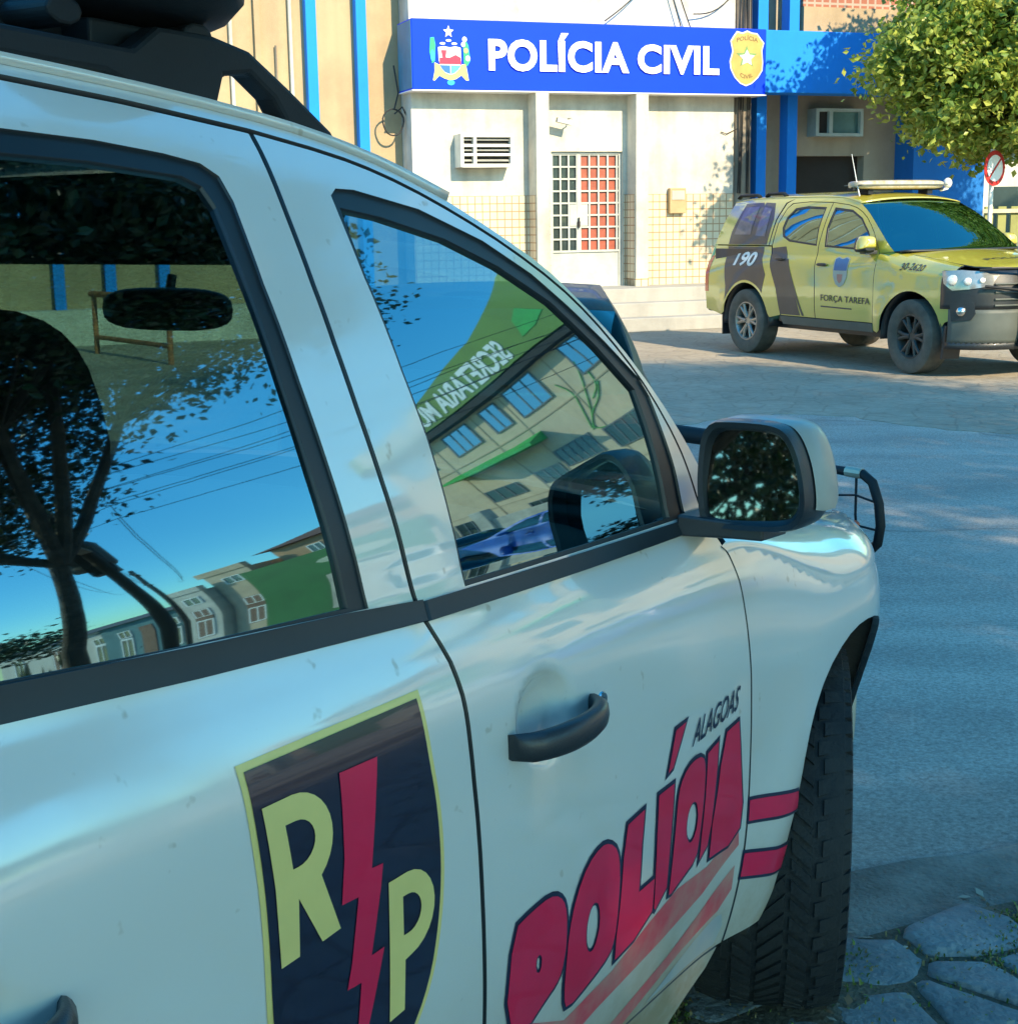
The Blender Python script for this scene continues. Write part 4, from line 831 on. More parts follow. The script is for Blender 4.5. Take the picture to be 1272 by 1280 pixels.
def make_ground():
    xs = [-600, -200, -80, -40, -20, -12, -8] + [-6 + .4 * i for i in range(36)] + [9, 12, 20, 40, 80, 200, 600]
    ys = [-600, -200, -80, -40, -20, -12, -8] + [-6 + .4 * i for i in range(30)] + [7, 10, 20, 40, 80, 200, 600]
    rows = [[(x, y, Gz(x, y) - .004) for x in xs] for y in ys]
    o = grid_mesh('street', rows, M['asphalt'], None); tag(o, kind='structure')
    ap = [(-60, -11), (-10, 7.4), (-4, 9.7), (0, 11.2), (1.44, 11.80), (1.9, 12.25), (2.35, 12.42), (2.8, 12.25), (3.1, 11.7), (3.5, 11.25), (3.9, 10.98), (4.6, 10.9), (6, 11.4), (12, 13.4), (60, 31), (60, 52), (-60, 10)]
    random.seed(3); ap2 = resamp(ap[1:12], .3)[:30]; q = [ap[0]] + [(x + random.uniform(-.05, .05), y + random.uniform(-.07, .07)) for x, y in resamp(ap[1:13], .35)[:-12 or None] if 1] 
    ap = [ap[0]] + [(x + random.uniform(-.03, .03), y + random.uniform(-.06, .06)) for seg in zip(ap[1:12], ap[2:13]) for x, y in [(seg[0][0] + (seg[1][0] - seg[0][0]) * k / 5, seg[0][1] + (seg[1][1] - seg[0][1]) * k / 5) for k in range(5)]] + ap[13:]
    sheet('forecourt', ap, .001, M['apron'], 6.0)
    L0 = lambda X: 3.15 + .36 * (X - .78)
    random.seed(5)
    gut = [(X, L0(X) + .31 + random.uniform(-.02, .02) + .04 * sin(X * 2.3)) for X in [-6 + .15 * i for i in range(100)]]
    g2 = [(X, L0(X) - .03) for X in [9 - .5 * i for i in range(31)]]
    sheet('gutter', gut + g2, .003, M['gutter'], .4)
    sheet('sidewalk', [(X, L0(X) + .0 + random.uniform(-.02, .02)) for X in [-6 + .2 * i for i in range(76)]] + [(9, -6), (-6, -6)], .008, M['soil'], .5)
    # paving stones: irregular cells with worn, domed tops
    random.seed(12); g = .25; pts = {}
    for i in range(-13, 27):
        for j in range(-14, 24):
            pts[(i, j)] = (i * g + random.uniform(-.10, .10), j * g * .92 + random.uniform(-.09, .09))
    mb = MB(); th = .34
    for (i, j), p in pts.items():
        if p[1] > L0(p[0]) - .03 or p[1] < -2.2: continue
        poly = [(p[0] - .3, p[1] - .3), (p[0] + .3, p[1] - .3), (p[0] + .3, p[1] + .3), (p[0] - .3, p[1] + .3)]
        for di in (-2, -1, 0, 1, 2):
            for dj in (-2, -1, 0, 1, 2):
                q = pts.get((i + di, j + dj))
                if not q or (di == 0 and dj == 0): continue
                mx, my = (p[0] + q[0]) / 2, (p[1] + q[1]) / 2; nx, ny = q[0] - p[0], q[1] - p[1]; o = []
                for k in range(len(poly)):
                    a, b = poly[k], poly[(k + 1) % len(poly)]; da = (a[0] - mx) * nx + (a[1] - my) * ny; db = (b[0] - mx) * nx + (b[1] - my) * ny
                    if da <= 0: o.append(a)
                    if da * db < 0: t = da / (da - db); o.append((a[0] + (b[0] - a[0]) * t, a[1] + (b[1] - a[1]) * t))
                poly = o
                if len(poly) < 3: break
            if len(poly) < 3: break
        if len(poly) < 3: continue
        po = offset(poly, -random.uniform(.006, .014)); poly = []
        for k in range(len(po)):
            a, b, c_ = po[k - 1], po[k], po[(k + 1) % len(po)]; poly += [(b[0] + (a[0] - b[0]) * .13, b[1] + (a[1] - b[1]) * .13), (b[0] + (a[0] - b[0]) * .03 + (c_[0] - b[0]) * .03, b[1] + (a[1] - b[1]) * .03 + (c_[1] - b[1]) * .03), (b[0] + (c_[0] - b[0]) * .13, b[1] + (c_[1] - b[1]) * .13)]
        poly = [(x + random.uniform(-.003, .003), y + random.uniform(-.003, .003)) for x, y in resamp(poly, .06)]; n = len(poly)
        h = random.uniform(.010, .019); tx, ty = random.uniform(-.03, .03), random.uniform(-.03, .03); cx = sum(a[0] for a in poly) / n; cy = sum(a[1] for a in poly) / n
        rings = []
        for f, zz in ((1.0, -.005), (1.0, h * .45), (.93, h * .85), (.75, h)):
            rings.append([(cx + (a[0] - cx) * f, cy + (a[1] - cy) * f, Gz(a[0], a[1]) + zz + ((a[0] - cx) * tx + (a[1] - cy) * ty) * (1 if zz > 0 else 0) + (random.uniform(-.0015, .0015) if zz > 0 else 0)) for a in poly])
        vs = [v for r in rings for v in r] + [(cx, cy, Gz(cx, cy) + h + .002)]
        fs = [(r * n + k, r * n + (k + 1) % n, (r + 1) * n + (k + 1) % n, (r + 1) * n + k) for r in range(3) for k in range(n)] + [(3 * n + k, 3 * n + (k + 1) % n, 4 * n) for k in range(n)]
        mb.add(vs, fs)
    o = mb.build('paving_stones', M['stone'], None, smooth=True, angle=50); tag(o, 'uneven grey paving stones with grass in the joints beside the front tyre', kind='stuff')
    # grass tufts
    random.seed(21); gr = MB()
    def blade(x, y, z, hgt, mi):
        a = random.uniform(0, 2 * pi); l = random.uniform(.2, 1.1) * hgt; w = random.uniform(.0015, .003); dx, dy = cos(a), sin(a)
        p0 = Vector((x, y, z)); p1 = p0 + Vector((dx * l * .4, dy * l * .4, hgt * .7)); p2 = p0 + Vector((dx * l, dy * l, hgt * random.uniform(.5, 1))); sd = Vector((-dy, dx, 0)) * w
        gr.add([p0 - sd, p0 + sd, p1 + sd, p1 - sd, p2], [(0, 1, 2, 3), (3, 2, 4)], mi)
    for k in range(1700):
        X = random.uniform(-1.0, 3.2); d = random.expovariate(7.0); 
        if random.random() < .35: d = random.uniform(0, 1.6)
        Y = L0(X) - .04 - d + random.uniform(-.05, .04)
        dens_ = math.sin(X * 5.1 + 1) * .5 + math.sin(X * 11.3) * .3
        if dens_ < -.1 and d < .3 and random.random() < .7: continue
        mi = 0 if random.random() < .5 else 1
        for q in range(random.randint(6, 18)): blade(X + random.gauss(0, .028), Y + random.gauss(0, .016), Gz(X, Y) + .005, random.uniform(.006, .022), mi if random.random() < .8 else 1 - mi)
    o = gr.build('grass', [mat('grass_green', (.16, .21, .03), .7, c2=(.09, .14, .02), vscale=20), mat('dry_grass', (.28, .20, .08), .8, vscale=20)], None); tag(o, 'short grass and dry weeds along the edge of the paving stones', kind='stuff')
    # dead leaves / litter
    random.seed(31); lv = MB()
    for k in range(130):
        X = random.uniform(-.4, 3.0); Y = L0(X) - random.uniform(-.3, 1.2); a = random.uniform(0, pi); r = random.uniform(.008, .02)
        c = Vector((X, Y, Gz(X, Y) + .012 + (.02 if Y < L0(X) - .05 else -.004))); u = Vector((cos(a), sin(a), random.uniform(-.2, .3))) * r; v = Vector((-sin(a), cos(a), random.uniform(-.2, .3))) * r * .5
        lv.add([c - u, c + v, c + u, c - v], [(0, 1, 2, 3)], k % 2)
    o = lv.build('dry_leaves', [mat('dead_leaf', (.20, .11, .05), .8), mat('pale_litter', (.38, .33, .25), .8)], None); tag(o, 'small dry leaves scattered in the gutter', kind='stuff')
# ------------------------------------------------------------------ TREES
def leafmat(name, c, c2, tr=.35):
    m, nt, b = new_mat(name); L = nt.links.new; tc = node(nt, 'ShaderNodeTexCoord')
    n = node(nt, 'ShaderNodeTexNoise'); n.inputs['Scale'].default_value = 2.5; n.inputs['Detail'].default_value = 4; L(tc.outputs['Object'], n.inputs['Vector'])
    oi = node(nt, 'ShaderNodeNewGeometry'); ad = node(nt, 'ShaderNodeMath', operation='ADD'); L(n.outputs['Fac'], ad.inputs[0])
    ml = node(nt, 'ShaderNodeMath', operation='MULTIPLY_ADD'); ml.inputs[1].default_value = .5; ml.inputs[2].default_value = -.25; L(oi.outputs['Random Per Island'], ml.inputs[0]); L(ml.outputs[0], ad.inputs[1])
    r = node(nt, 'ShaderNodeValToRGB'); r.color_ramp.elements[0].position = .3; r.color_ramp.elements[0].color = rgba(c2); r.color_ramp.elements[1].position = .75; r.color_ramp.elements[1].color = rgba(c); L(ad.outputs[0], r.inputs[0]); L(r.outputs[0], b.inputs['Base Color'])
    b.inputs['Roughness'].default_value = .42
    t = node(nt, 'ShaderNodeBsdfTranslucent'); L(r.outputs[0], t.inputs['Color']); mx = node(nt, 'ShaderNodeMixShader'); mx.inputs[0].default_value = tr
    L(b.outputs[0], mx.inputs[1]); L(t.outputs[0], mx.inputs[2]); L(mx.outputs[0], nt.nodes['Material Output'].inputs[0])
    return m
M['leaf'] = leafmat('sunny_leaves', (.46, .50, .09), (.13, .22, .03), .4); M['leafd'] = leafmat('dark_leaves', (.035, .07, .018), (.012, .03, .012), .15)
M['bark'] = mat('bark', (.10, .08, .06), .9, c2=(.04, .033, .028), vscale=7, bump=.8, bscale=25)
def tree(loc, lean, trunk_h, r0, blobs, nclump, nleaf, lsize, lm, label, seed, name='street_tree', group=None, clr=.32, spread=.9):
    """blobs: crown ellipsoids (dx, dy, z, rx, ry, rz)"""
    rnd = random.Random(seed); root = empty(name, (loc[0], loc[1], Gz(*loc[:2]))); tag(root, label, 'tree', group)
    t = MB(); top = Vector((lean[0], lean[1], trunk_h)); pts = [Vector((lean[0] * (k / 6) ** 1.5 + rnd.gauss(0, .02), lean[1] * (k / 6) ** 1.5 + rnd.gauss(0, .02), trunk_h * k / 6)) for k in range(7)]; pts[0] = Vector((0, 0, -.1)); pts[-1] = top
    t.tube(pts, [r0 * (1.35 if k == 0 else 1 - .06 * k) for k in range(7)], 12)
    clumps = []
    for k in range(nclump):
        b = blobs[k % len(blobs)]
        while True:
            v = Vector((rnd.uniform(-1, 1), rnd.uniform(-1, 1), rnd.uniform(-1, 1)))
            if .30 < v.length < 1: break
        if rnd.random() < .6: v = v.normalized() * rnd.uniform(.72, 1.03)
        clumps.append(Vector((b[0] + v.x * b[3], b[1] + v.y * b[4], b[2] + v.z * b[5])))
    # limbs towards blobs then twigs towards clumps
    for b in blobs:
        c = Vector(b[:3]); m_ = (top + c) / 2 + Vector((rnd.gauss(0, .2), rnd.gauss(0, .2), -.15)); q = [top - Vector((0, 0, .1)), top.lerp(m_, .5), m_, m_.lerp(c, .6) + Vector((0, 0, .1)), c]
        t.tube(q, [r0 * .62, r0 * .5, r0 * .4, r0 * .3, r0 * .18], 8)
        mine = [x for i, x in enumerate(clumps) if blobs[i % len(blobs)] is b]
        for x in mine[::2]:
            s = q[rnd.randint(2, 4)]; mid = s.lerp(x, .5) + Vector((rnd.gauss(0, .12), rnd.gauss(0, .12), rnd.gauss(0, .1)))
            t.tube([s, mid, x], [r0 * .14, r0 * .08, r0 * .03], 5, caps=False)
    t.build('trunk', M['bark'], root, smooth=True)
    vs = []; fs = []
    for c in clumps:
        cr = clr * rnd.uniform(.6, 1.3)
        for _ in range(int(nleaf * rnd.uniform(.6, 1.3))):
            p = c + Vector((rnd.gauss(0, cr), rnd.gauss(0, cr), rnd.gauss(0, cr * .75)))
            d = Vector((rnd.gauss(0, 1), rnd.gauss(0, 1), rnd.gauss(-.25, .7))).normalized(); n = d.cross(Vector((rnd.gauss(0, 1), rnd.gauss(0, 1), rnd.gauss(0, 1)))).normalized(); l = lsize * rnd.uniform(.6, 1.25); w = l * .30
            i = len(vs); fold = d.cross(n) * l * .08
            vs += [p, p + d * l * .45 + n * w + fold, p + d * l, p + d * l * .45 - n * w + fold]; fs += [(i, i + 1, i + 2), (i, i + 2, i + 3)]
    me = bpy.data.meshes.new('crown'); me.from_pydata([tuple(v) for v in vs], [], fs); me.update(); finish('crown', me, lm, root)
    return root
# ------------------------------------------------------------------ FACADES
FROT = radians(20)
def fac(name, label, cat='building', org=(.657, 23.0), rot=FROT, **k):
    o = empty(name, (org[0], org[1], 0), (0, 0, rot)); return tag(o, label, cat, **k)
def tiles(name, base, line, sc_=9.0, w=.012):
    m, nt, b = new_mat(name); L = nt.links.new; tc = node(nt, 'ShaderNodeTexCoord'); sx = node(nt, 'ShaderNodeSeparateXYZ'); cx = node(nt, 'ShaderNodeCombineXYZ'); L(tc.outputs['Object'], sx.inputs[0])
    ad = node(nt, 'ShaderNodeMath', operation='ADD'); L(sx.outputs['X'], ad.inputs[0]); L(sx.outputs['Y'], ad.inputs[1]); L(ad.outputs[0], cx.inputs['X']); L(sx.outputs['Z'], cx.inputs['Y'])
    br = node(nt, 'ShaderNodeTexBrick', offset=0.0, squash=1.0); br.inputs['Scale'].default_value = 1; br.inputs['Brick Width'].default_value = 1 / sc_; br.inputs['Row Height'].default_value = 1 / sc_; br.inputs['Mortar Size'].default_value = w; br.inputs['Mortar Smooth'].default_value = .3
    br.inputs['Color1'].default_value = rgba(base); br.inputs['Color2'].default_value = rgba(tuple(x * .93 for x in base)); br.inputs['Mortar'].default_value = rgba(line); L(cx.outputs[0], br.inputs['Vector'])
    n = node(nt, 'ShaderNodeTexNoise'); n.inputs['Scale'].default_value = 1.6; n.inputs['Detail'].default_value = 8; L(tc.outputs['Object'], n.inputs['Vector'])
    mr = node(nt, 'ShaderNodeMapRange'); mr.inputs['From Min'].default_value = .3; mr.inputs['From Max'].default_value = .7; mr.inputs['To Min'].default_value = .85; mr.inputs['To Max'].default_value = 1.03; L(n.outputs['Fac'], mr.inputs['Value'])
    mx = node(nt, 'ShaderNodeMix', data_type='RGBA', blend_type='MULTIPLY'); mx.inputs['Factor'].default_value = 1; L(br.outputs['Color'], mx.inputs['A']); L(mr.outputs['Result'], mx.inputs['B']); L(mx.outputs['Result'], b.inputs['Base Color']); b.inputs['Roughness'].default_value = .35
    return m
def wallmat(name, c, stain=.8):
    """painted plaster with rain streaks and grime patches"""
    m, nt, b = new_mat(name); L = nt.links.new; tc = node(nt, 'ShaderNodeTexCoord')
    n = node(nt, 'ShaderNodeTexNoise'); n.inputs['Scale'].default_value = .9; n.inputs['Detail'].default_value = 10; n.inputs['Roughness'].default_value = .7; L(tc.outputs['Object'], n.inputs['Vector'])
    mp = node(nt, 'ShaderNodeMapping'); mp.inputs['Scale'].default_value = (5, 5, .35); L(tc.outputs['Object'], mp.inputs[0]); s = node(nt, 'ShaderNodeTexNoise'); s.inputs['Scale'].default_value = 1; s.inputs['Detail'].default_value = 6; L(mp.outputs[0], s.inputs['Vector'])
    a = node(nt, 'ShaderNodeMapRange'); a.inputs['From Min'].default_value = .35; a.inputs['From Max'].default_value = .6; a.inputs['To Min'].default_value = stain; a.inputs['To Max'].default_value = 1; L(n.outputs['Fac'], a.inputs['Value'])
    d = node(nt, 'ShaderNodeMapRange'); d.inputs['From Min'].default_value = .3; d.inputs['From Max'].default_value = .55; d.inputs['To Min'].default_value = stain * .5 + .5; d.inputs['To Max'].default_value = 1; L(s.outputs['Fac'], d.inputs['Value'])
    mu = node(nt, 'ShaderNodeMath', operation='MULTIPLY'); L(a.outputs[0], mu.inputs[0]); L(d.outputs[0], mu.inputs[1])
    mx = node(nt, 'ShaderNodeMix', data_type='RGBA', blend_type='MULTIPLY'); mx.inputs['Factor'].default_value = 1; mx.inputs['A'].default_value = rgba(c); L(mu.outputs[0], mx.inputs['B']); L(mx.outputs['Result'], b.inputs['Base Color']); b.inputs['Roughness'].default_value = .85
    f = node(nt, 'ShaderNodeTexNoise'); f.inputs['Scale'].default_value = 60; f.inputs['Detail'].default_value = 4; L(tc.outputs['Object'], f.inputs['Vector']); bp = node(nt, 'ShaderNodeBump'); bp.inputs['Strength'].default_value = .25; bp.inputs['Distance'].default_value = .01; L(f.outputs['Fac'], bp.inputs['Height']); L(bp.outputs['Normal'], b.inputs['Normal'])
    return m
M['wwall'] = wallmat('white_plaster', (.63, .585, .49), .62); M['bwall'] = wallmat('beige_plaster', (.42, .31, .18)); M['gbwall'] = wallmat('shaded_beige_plaster', (.42, .37, .28))  # gbwall: beige greyed so the colour carries the recessed wall's shade
M['tile'] = tiles('cream_tiles', (.66, .55, .38), (.36, .20, .10), 8.5, .009); M['step'] = wallmat('step_concrete', (.36, .345, .31), .75)  # step grey lowered to stand in for shade on the steps
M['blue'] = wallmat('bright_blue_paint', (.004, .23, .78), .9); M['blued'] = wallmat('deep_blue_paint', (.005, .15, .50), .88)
M['signblue'] = mat('sign_blue', (.0, .045, .80), .6, vscale=1, var=.04, spec=.15); M['signside'] = mat('sign_side_shaded', (.03, .22, .38), .5)
M['letter'] = mat('white_letter', (.86, .86, .84), .4, vscale=2, var=.02); M['doorgrey'] = mat('grey_metal_door', (.45, .47, .44), .5, vscale=4)
M['redpane'] = mat('red_brown_pane', (.36, .085, .045), .35, coat=.4, vscale=6); M['darkpane'] = mat('dark_pane', (.03, .045, .045), .2, coat=.8)
M['cable'] = mat('cable_black', (.02, .02, .02), .7); M['concrete'] = wallmat('pole_concrete', (.26, .22, .17), .6)
M['dark'] = mat('dark_interior', (.03, .028, .026), .8)
def flat(name, poly, y, m, parent, d=.01):
    t = MB(); t.prism(poly, y, y - d, 'y'); return t.build(name, m, parent)
def station():
    r = fac('police_station', 'white police station front with tiled lower wall, two pillars and steps')
    W = MB(); z1 = 7.5
    W.lo((-2.12, 0, 0), (.07, .3, z1)); W.lo((1.26, 0, 0), (3.19, .3, z1)); W.lo((.07, 0, 2.65), (1.26, .3, z1)); W.lo((-2.12, .3, 0), (-1.9, 5, z1)); W.lo((2.97, .3, 0), (3.19, 5, z1)); W.lo((.07, 0, 0), (1.26, .3, .60))
    W.build('wall', M['wwall'], r)
    for a, b in ((-2.125, -.30), (-.09, .05), (1.28, 1.33), (1.53, 3.195)):
        t = MB(); t.lo((a, -.010, .55), (b, 0.02, 2.0)); t.build('tile_wainscot', M['tile'], r)
    for a in (-.30, 1.33):
        t = MB(); t.lo((a, -.35, .60), (a + .21, -.002, 3.49)); t.build('pillar', M['wwall'], r, bevel=.01)
        t = MB(); t.lo((a - .006, -.356, .60), (a + .216, -.004, .72)); t.lo((a - .006, -.005, .60), (a, -.3, 2.0)); t.build('pillar_tiles', M['tile'], r)
    S = MB(); S.lo((-1.2, -1.0, 0), (3.35, -.001, .60)); S.lo((-1.25, -1.34, 0), (3.4, -1.0, .40)); S.lo((-1.3, -1.68, 0), (3.45, -1.34, .20)); S.build('steps', M['step'], r, bevel=.012)
    # door
    d = MB(); x0, x1, z0, z1 = .07, 1.26, .60, 2.65
    d.lo((x0, .05, z0), (x0 + .04, .12, z1)); d.lo((x1 - .04, .05, z0), (x1, .12, z1)); d.lo((x0 + .04, .05, z1 - .04), (x1 - .04, .12, z1)); d.lo((x0 + .04, .07, z0), (x1 - .04, .10, z0 + .55)); 
    lx = [.11 + .137 * i for i in range(4)]; rx = [.575 + .154 * i for i in range(5)]; zs = [z0 + .55 + .182 * i for i in range(9)]
    for x in lx + rx: d.lo((x - .013, .062, z0 + .55), (x + .013, .098, z1 - .04))
    for z in zs: d.lo((.11, .066, z - .013), (x1 - .04, .094, z + .013))
    d.lo((.52, .055, z0 + .55), (.575, .10, z1 - .04)); d.lo((.40, .06, zs[2] + .02), (.70, .09, zs[4] - .02)); d.lo((x0, .048, z0 + .53), (x1, .10, z0 + .56))
    do = d.build('door', M['doorgrey'], r)
    t = MB(); t.lo((.10, .101, z0 + .5), (.535, .106, z1 - .02)); t.build('pane', M['darkpane'], do)
    t = MB(); t.lo((.56, .101, z0 + .5), (1.23, .106, z1 - .02)); t.build('pane', M['redpane'], do)
    t = MB(); t.tube([(.54, .03, 1.50), (.54, .03, 1.66)], .012, 8); t.lo((.52, .03, 1.52), (.56, .06, 1.60)); t.build('handle', M['dark'], do)
    # things on the wall
    a = fac('air_conditioner', 'white louvred window air conditioner with a caged front on the white wall', 'air conditioner')
    t = MB(); X0, X1, Z0, Z1 = -1.47, -.64, 2.41, 2.89
    t.lo((X0, -.30, Z0), (X0 + .05, 0, Z1)); t.lo((X1 - .05, -.30, Z0), (X1, 0, Z1)); t.lo((X0 + .05, -.30, Z1 - .05), (X1 - .05, 0, Z1)); t.lo((X0 + .05, -.30, Z0), (X1 - .05, 0, Z0 + .05)); t.lo((X0 + .20, -.30, Z0 + .05), (X0 + .25, -.02, Z1 - .05))
    for k in range(2): t.lo((X0 + .05, -.295, Z0 + .16 + .13 * k), (X1 - .05, -.26, Z0 + .20 + .13 * k))
    c = t.build('casing', mat('aged_white_metal', (.70, .68, .60), .5), a, bevel=.006)
    t = MB(); t.lo((X0 + .05, -.20, Z0 + .05), (X1 - .05, -.10, Z1 - .05)); t.build('grille', M['dark'], a)
    t = MB()
    for k in range(5): t.box(((X0 + X1) / 2, -.235, Z0 + .10 + .075 * k), (.74, .04, .012), rot=Matrix.Rotation(radians(30), 3, 'X'))
    t.build('louvres', mat('grey_louvre', (.45, .45, .42), .5), a)
    m = fac('meter_box', 'small beige meter box fixed on the tiled wall right of the door', 'meter box'); t = MB(); t.lo((2.03, -.10, 1.70), (2.31, -.011, 2.09)); c = t.build('box', mat('meter_beige', (.45, .33, .17), .5), m, bevel=.01)
    t = MB(); t.lo((2.06, -.11, 1.91), (2.28, -.101, 2.05)); t.build('window', mat('cloudy_window', (.5, .48, .4), .3), c)
    s = fac('security_camera', 'small security camera on a short bracket above the door', 'camera'); t = MB(); t.tube([(.36, 0, 3.14), (.36, -.16, 3.12), (.30, -.20, 3.10)], .012, 8); t.box((.20, -.22, 3.08), (.24, .08, .07), rot=Matrix.Rotation(radians(12), 3, 'Y')); t.build('housing', M['doorgrey'], s, bevel=.01)
def sign():
    r = fac('sign_board', 'blue sign board reading POLÍCIA CIVIL across the white front', 'sign')
    t = MB(); t.lo((-2.19, -.35, 3.50), (3.55, .36, 4.48)); t.build('board', M['signblue'], r, bevel=.012)
    t = MB(); t.lo((-2.196, -.33, 3.52), (-2.191, .34, 4.46)); t.build('side_face', M['signside'], r)  # left face in a darker colour that carries its shade
    t = MB(); t.lo((-2.20, -.358, 3.485), (3.56, .36, 3.499)); t.build('trim', M['letter'], r)
    Z = lambda v: 3.775 + .555 * v
    text_map('lettering', 'POLÍCIA', lambda u, v: (-1.04 + 2.24 * u, -.372, Z(v)), M['letter'], r, .038, 1.06, .012)
    text_map('lettering', 'CIVIL', lambda u, v: (1.34 + 1.38 * u, -.372, 3.775 + .43 * v), M['letter'], r, .038, 1.04, .012)
    # state crest
    P = lambda L: [(-2.02 + (x / 1272) * .90, 4.45 - (y / 1272) * .98) for x, y in L]
    c = empty('crest', (0, 0, 0), parent=r)
    E_ = lambda x, y, a, b: [(x + a * cos(2 * pi * k / 14), y + b * sin(2 * pi * k / 14)) for k in range(14)]
    col = {k: mat('crest_' + k, v, .4, vscale=2, var=.03) for k, v in dict(white=(.82, .84, .84), red=(.68, .015, .06), blue=(.01, .13, .50), sky=(.08, .38, .75), gold=(.62, .62, .16), green=(.01, .42, .16), teal=(.01, .45, .45)).items()}
    star = lambda x, y, R, r_: [(x + (R if k % 2 == 0 else r_) * sin(pi * k / 5), y - (R if k % 2 == 0 else r_) * cos(pi * k / 5)) for k in range(10)]
    flat('ribbon', P([(230, 740), (330, 780), (430, 900), (570, 960), (720, 900), (810, 770), (900, 760), (930, 900), (960, 1060), (900, 1060), (800, 970), (680, 1040), (560, 1060), (440, 1030), (330, 980), (220, 1075), (190, 1060), (230, 900)]), -.352, col['gold'], c, .006)
    flat('stalk', P([(150, 300), (230, 290), (260, 420), (240, 720), (180, 760), (130, 560)]), -.353, col['green'], c, .006)
    flat('stalk', P([(880, 300), (960, 420), (1000, 700), (930, 800), (860, 740), (850, 480)]), -.353, col['green'], c, .006)
    for x, y, a in ((880, 320, 50), (850, 410, 45), (905, 520, 48), (945, 660, 50)): flat('boll', P(E_(x, y, a, a)), -.360, col['white'] if y != 520 else col['gold'], c, .004)
    flat('leaf_teal', P(E_(190, 620, 45, 110)), -.360, col['teal'], c, .004); flat('leaf_teal', P(E_(575, 1100, 80, 50)), -.352, col['teal'], c, .006)
    flat('shield', P([(310, 470), (430, 450), (560, 470), (680, 450), (790, 470), (800, 700), (760, 850), (660, 940), (560, 965), (450, 930), (360, 840), (320, 700)]), -.358, col['white'], c, .008)
    flat('shield_red', P([(335, 660), (440, 650), (560, 650), (680, 600), (790, 650), (795, 770), (335, 770)]), -.367, col['red'], c, .003); flat('tower', P([(370, 520), (490, 520), (470, 650), (400, 650)]), -.367, col['red'], c, .003)
    flat('shield_blue', P([(345, 790), (560, 790), (560, 950), (450, 915), (380, 850)]), -.367, col['blue'], c, .003); flat('shield_sky', P([(575, 790), (790, 790), (740, 860), (650, 930), (575, 950)]), -.367, col['sky'], c, .003)
    flat('star', P(star(540, 190, 115, 50)), -.355, col['white'], c, .008)
    for x, y in ((540, 345), (410, 400), (660, 400)): flat('fish', P(E_(x, y, 60, 22)), -.355, col['white'], c, .006)
    # gold police badge
    Q = lambda L: [(2.905 + (x - 215) / 650 * .60, 4.455 - (y - 180) / 1000 * .83) for x, y in L]
    bl = [(345, 200), (450, 225), (540, 185), (630, 220), (730, 230), (800, 320), (865, 400), (830, 540), (850, 760), (840, 900), (760, 1030), (640, 1140), (530, 1185), (420, 1140), (310, 1030), (235, 880), (215, 740), (265, 560), (225, 380), (280, 290)]
    b = flat('badge', Q(bl), -.352, mat('badge_rim', (.78, .80, .66), .3, coat=.5), r, .010)
    flat('badge_field', offset(Q(bl), -.022), -.363, mat('badge_gold', (.55, .42, .13), .35, metal=.2), b, .006)
    g2 = mat('badge_green', (.16, .30, .10), .5); flat('badge_star', Q(star(530, 660, 210, 90)), -.370, g2, b, .003); flat('badge_star', Q(star(535, 680, 150, 75)), -.374, col['white'], b, .003); flat('badge_disc', Q(E_(525, 670, 50, 60)), -.378, mat('badge_disc', (.35, .50, .45), .5), b, .003)
    br = mat('badge_text', (.20, .12, .04), .5)
    text_map('lettering', 'POLÍCIA', lambda u, v: (lambda p: (p[0], -.372, p[1]))(Q([(340 + 400 * u, 400 - 95 * v - 40 * sin(pi * u))])[0]), br, b, .02); text_map('lettering', 'CIVIL', lambda u, v: (lambda p: (p[0], -.372, p[1]))(Q([(410 + 240 * u, 1010 - 75 * v + 45 * sin(pi * u))])[0]), br, b, .02)
def beige_building():
    r = fac('beige_building', 'beige building with thin blue uprights left of the white police station')
    t = MB(); t.lo((-26, .5, 0), (-2.125, 6, 8.5)); t.build('wall', M['bwall'], r)
    for x in (-2.74, -3.48, -5.75, -6.5, -7.2, -9.2, -10.0, -12.5, -13.3):
        t = MB(); t.lo((x - .075, .32, 0), (x + .075, .499, 8.5)); t.build('blue_upright', M['blue'], r)
    for x in (-4.62, -3.76, -5.2): t = MB(); t.tube([(x, .45, 2.2), (x, .45, 8.5)], .028, 8); t.build('white_pipe', M['wwall'], r)
    t = MB(); t.tube([(-3.98, .46, 2.9), (-3.98, .46, 4.15)], .015, 6); t.build('thin_conduit', M['concrete'], r)
    t = MB(); t.lo((-26, .15, 0), (-2.2, .498, .5)); t.build('plinth', M['wwall'], r)
    t = MB(); t.lo((-4.28, .42, 0), (-4.20, .498, 8.5)); t.build('seam_pilaster', M['bwall'], r)
